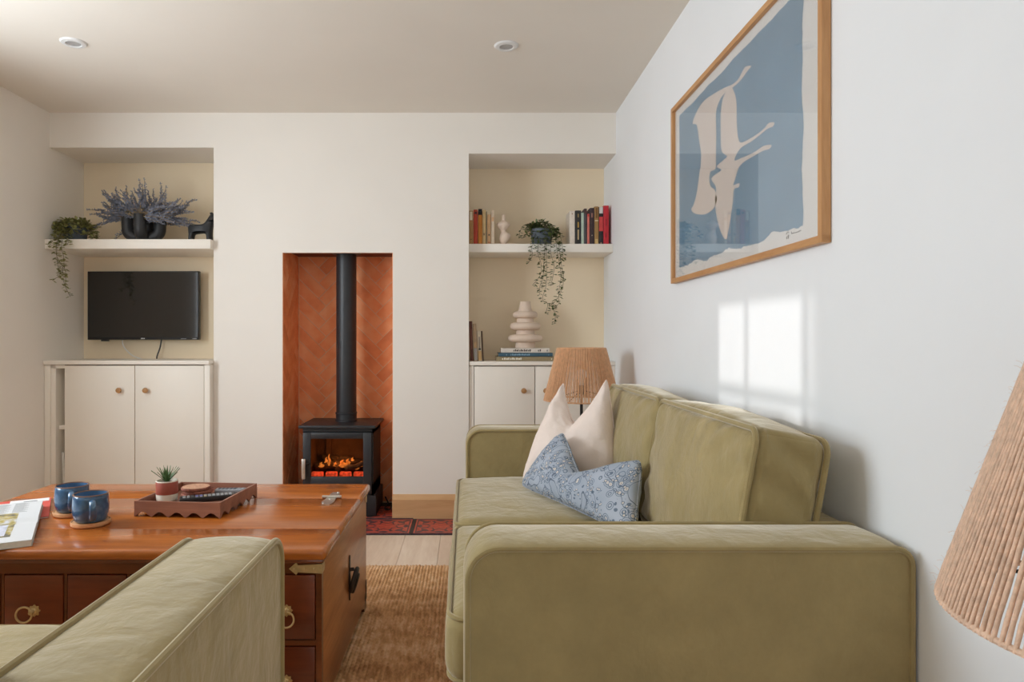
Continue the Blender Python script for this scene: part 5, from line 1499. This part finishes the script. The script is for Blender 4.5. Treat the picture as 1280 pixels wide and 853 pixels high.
# ------------------------------------------------------------------ lamps on round side tables
def side_table(label, x, y, h, r):
    t = thing('side_table', label, 'table', (x, y, 0), 0, 'round side tables by the sofa')
    b = NB(); lathe(b, [(0, h - 0.022), (r - 0.006, h - 0.022), (r, h - 0.014), (r, h - 0.006), (r - 0.005, h), (0, h)], 40); obj('top', b, M['tablewood'], t)
    for i in range(3):
        a = 2 * PI * i / 3 + 0.5
        b = NB(); tube(b, [(math.cos(a) * r * 0.9, math.sin(a) * r * 0.9, 0), (math.cos(a) * r * 0.62, math.sin(a) * r * 0.62, h - 0.021)], [0.010, 0.014], 10); obj('leg', b, M['tablewood'], t)
def lamp(label, x, y, z, zb, rb, rt_, hs, m, n, cr, seed, tw=0.0):
    t = thing('table_lamp', label, 'lamp', (x, y, z), 0, 'cord shaded table lamps')
    hb = zb - z
    b = NB(); lathe(b, [(0, 0), (0.060, 0), (0.068, 0.006), (0.075, hb * 0.22), (0.062, hb * 0.42), (0.028, hb * 0.54), (0.016, hb * 0.60), (0, hb * 0.60)], 32); obj('base', b, M['creamcer'], t)
    b = NB(); lathe(b, [(0.008, hb * 0.59), (0.008, hb + 0.03), (0.018, hb + 0.032), (0.018, hb + 0.075), (0.012, hb + 0.08)], 20); obj('bulb_holder', b, M['black'], t)
    b = NB(); lathe(b, [(0.012, hb + 0.078), (0.014, hb + 0.09), (0.027, hb + 0.125), (0.028, hb + 0.14), (0.022, hb + 0.158), (0, hb + 0.166)], 24); obj('bulb', b, M['white'], t)
    R = random.Random(seed)
    b = NB(); tube(b, [(rb * math.cos(2 * PI * i / 72), rb * math.sin(2 * PI * i / 72), hb) for i in range(72)], cr * 1.5, 8, True); obj('bottom_ring', b, m, t)
    b = NB(); tube(b, [(rt_ * math.cos(2 * PI * i / 60), rt_ * math.sin(2 * PI * i / 60), hb + hs) for i in range(60)], cr * 1.5, 8, True); obj('top_ring', b, m, t)
    for i in range(3):
        a = 2 * PI * i / 3
        b = NB(); tube(b, [(0.018 * math.cos(a), 0.018 * math.sin(a), hb + 0.05), (rb * math.cos(a), rb * math.sin(a), hb)], 0.002, 6); obj('shade_strut', b, M['black'], t)
    b = NB()
    for i in range(n):
        a = 2 * PI * i / n + R.uniform(-0.15, 0.15) * 2 * PI / n
        a2 = a + tw * 2 * PI / n
        seg = 14
        pts = []
        for s in range(seg + 1):
            u = s / seg; r = (rb + cr) + (rt_ - rb) * u; aa = a + (a2 - a) * u
            pts.append((r * math.cos(aa), r * math.sin(aa), hb + hs * u - (cr if s == 0 else 0)))
        tube(b, pts, [cr * (0.92 + 0.16 * ((s + i) % 2)) for s in range(seg + 1)], 6)
    o = obj('cord_winding', b, m, t, sharp=80); o['kind'] = 'stuff'
    # loose fibres of the cord
    b = NB()
    for i in range(n * 4 if cr > 0.0018 else 0):
        a = R.uniform(0, 2 * PI); u = R.random(); r = (rb + 2 * cr) + (rt_ - rb) * u
        p = Vector((r * math.cos(a), r * math.sin(a), hb + hs * u)); d = Vector((math.cos(a) + R.uniform(-.8, .8), math.sin(a) + R.uniform(-.8, .8), R.uniform(-1, 1))).normalized()
        L = R.uniform(0.003, 0.008)
        tube(b, [p, p + d * L * 0.5 + Vector((0, 0, 0.001)), p + d * L], 0.00013, 3, caps=False)
    if len(b.verts):
        o = obj('loose_fibres', b, m, t); o['kind'] = 'stuff'
    else: b.free()
    return t
side_table('round wooden side table in the corner behind the sofa', 0.604, 3.62, 0.45, 0.19)
lamp('table lamp with tan string shade standing behind the pink cushion', 0.606, 3.62, 0.4505, 0.740, 0.196, 0.125, 0.275, M['jutefar'], 140, 0.0027, 2)
side_table('round wooden side table beside the near end of the sofa', 0.655, 0.63, 0.50, 0.18)
lamp('table lamp with thick jute cord shade beside the sofa arm', 0.66, 0.61, 0.5005, 0.796, 0.1965, 0.108, 0.285, M['jute'], 175, 0.0022, 6, 0.5)

# ------------------------------------------------------------------ outdoors beyond the side windows: ground and added sun blockers
gr = struct('ground_outside', boxo(-22, LX - 0.30, -8, 12, -0.5, -0.35), M['grass'])
def house(label, x0, x1, y0, y1, eave, ridge):  # unseen houses, placed and sized to cut the sun into a wall patch
    t = thing('sun_blocker_house', label, 'sun blocker', ((x0 + x1) / 2, (y0 + y1) / 2, -0.35), 0, 'added sun blockers outdoors')
    wobj('walls', boxo(x0, x1, y0, y1, -0.35, eave), M['brick'], t)
    b = NB(); xm = (x0 + x1) / 2
    prism(b, [(x0 - 0.15, eave), (x1 + 0.15, eave), (x1 + 0.15, eave + 0.08), (xm, ridge), (x0 - 0.15, eave + 0.08)], lambda u, v, d: (u, d, v), y0 - 0.1, y1 + 0.1); wobj('roof', b, M['slate'], t)
    for wy in (y0 + (y1 - y0) * 0.28, y0 + (y1 - y0) * 0.72):
        w = wobj('window', boxo(x1, x1 + 0.05, wy - 0.5, wy + 0.5, 0.9, 2.1, 0.01), M['white'], t)
        wobj('pane', boxo(x1 + 0.045, x1 + 0.055, wy - 0.42, wy + 0.42, 0.98, 2.02), M['screen'], w)
house('unseen tall house added to cut the side of the sun patch', -13.5, -8.7, -5.5, 2.21, 5.2, 7.4)
house('unseen low annexe added to cut the bottom of the sun patch', -12.7, -8.7, 2.42, 9.0, 3.22, 3.70)
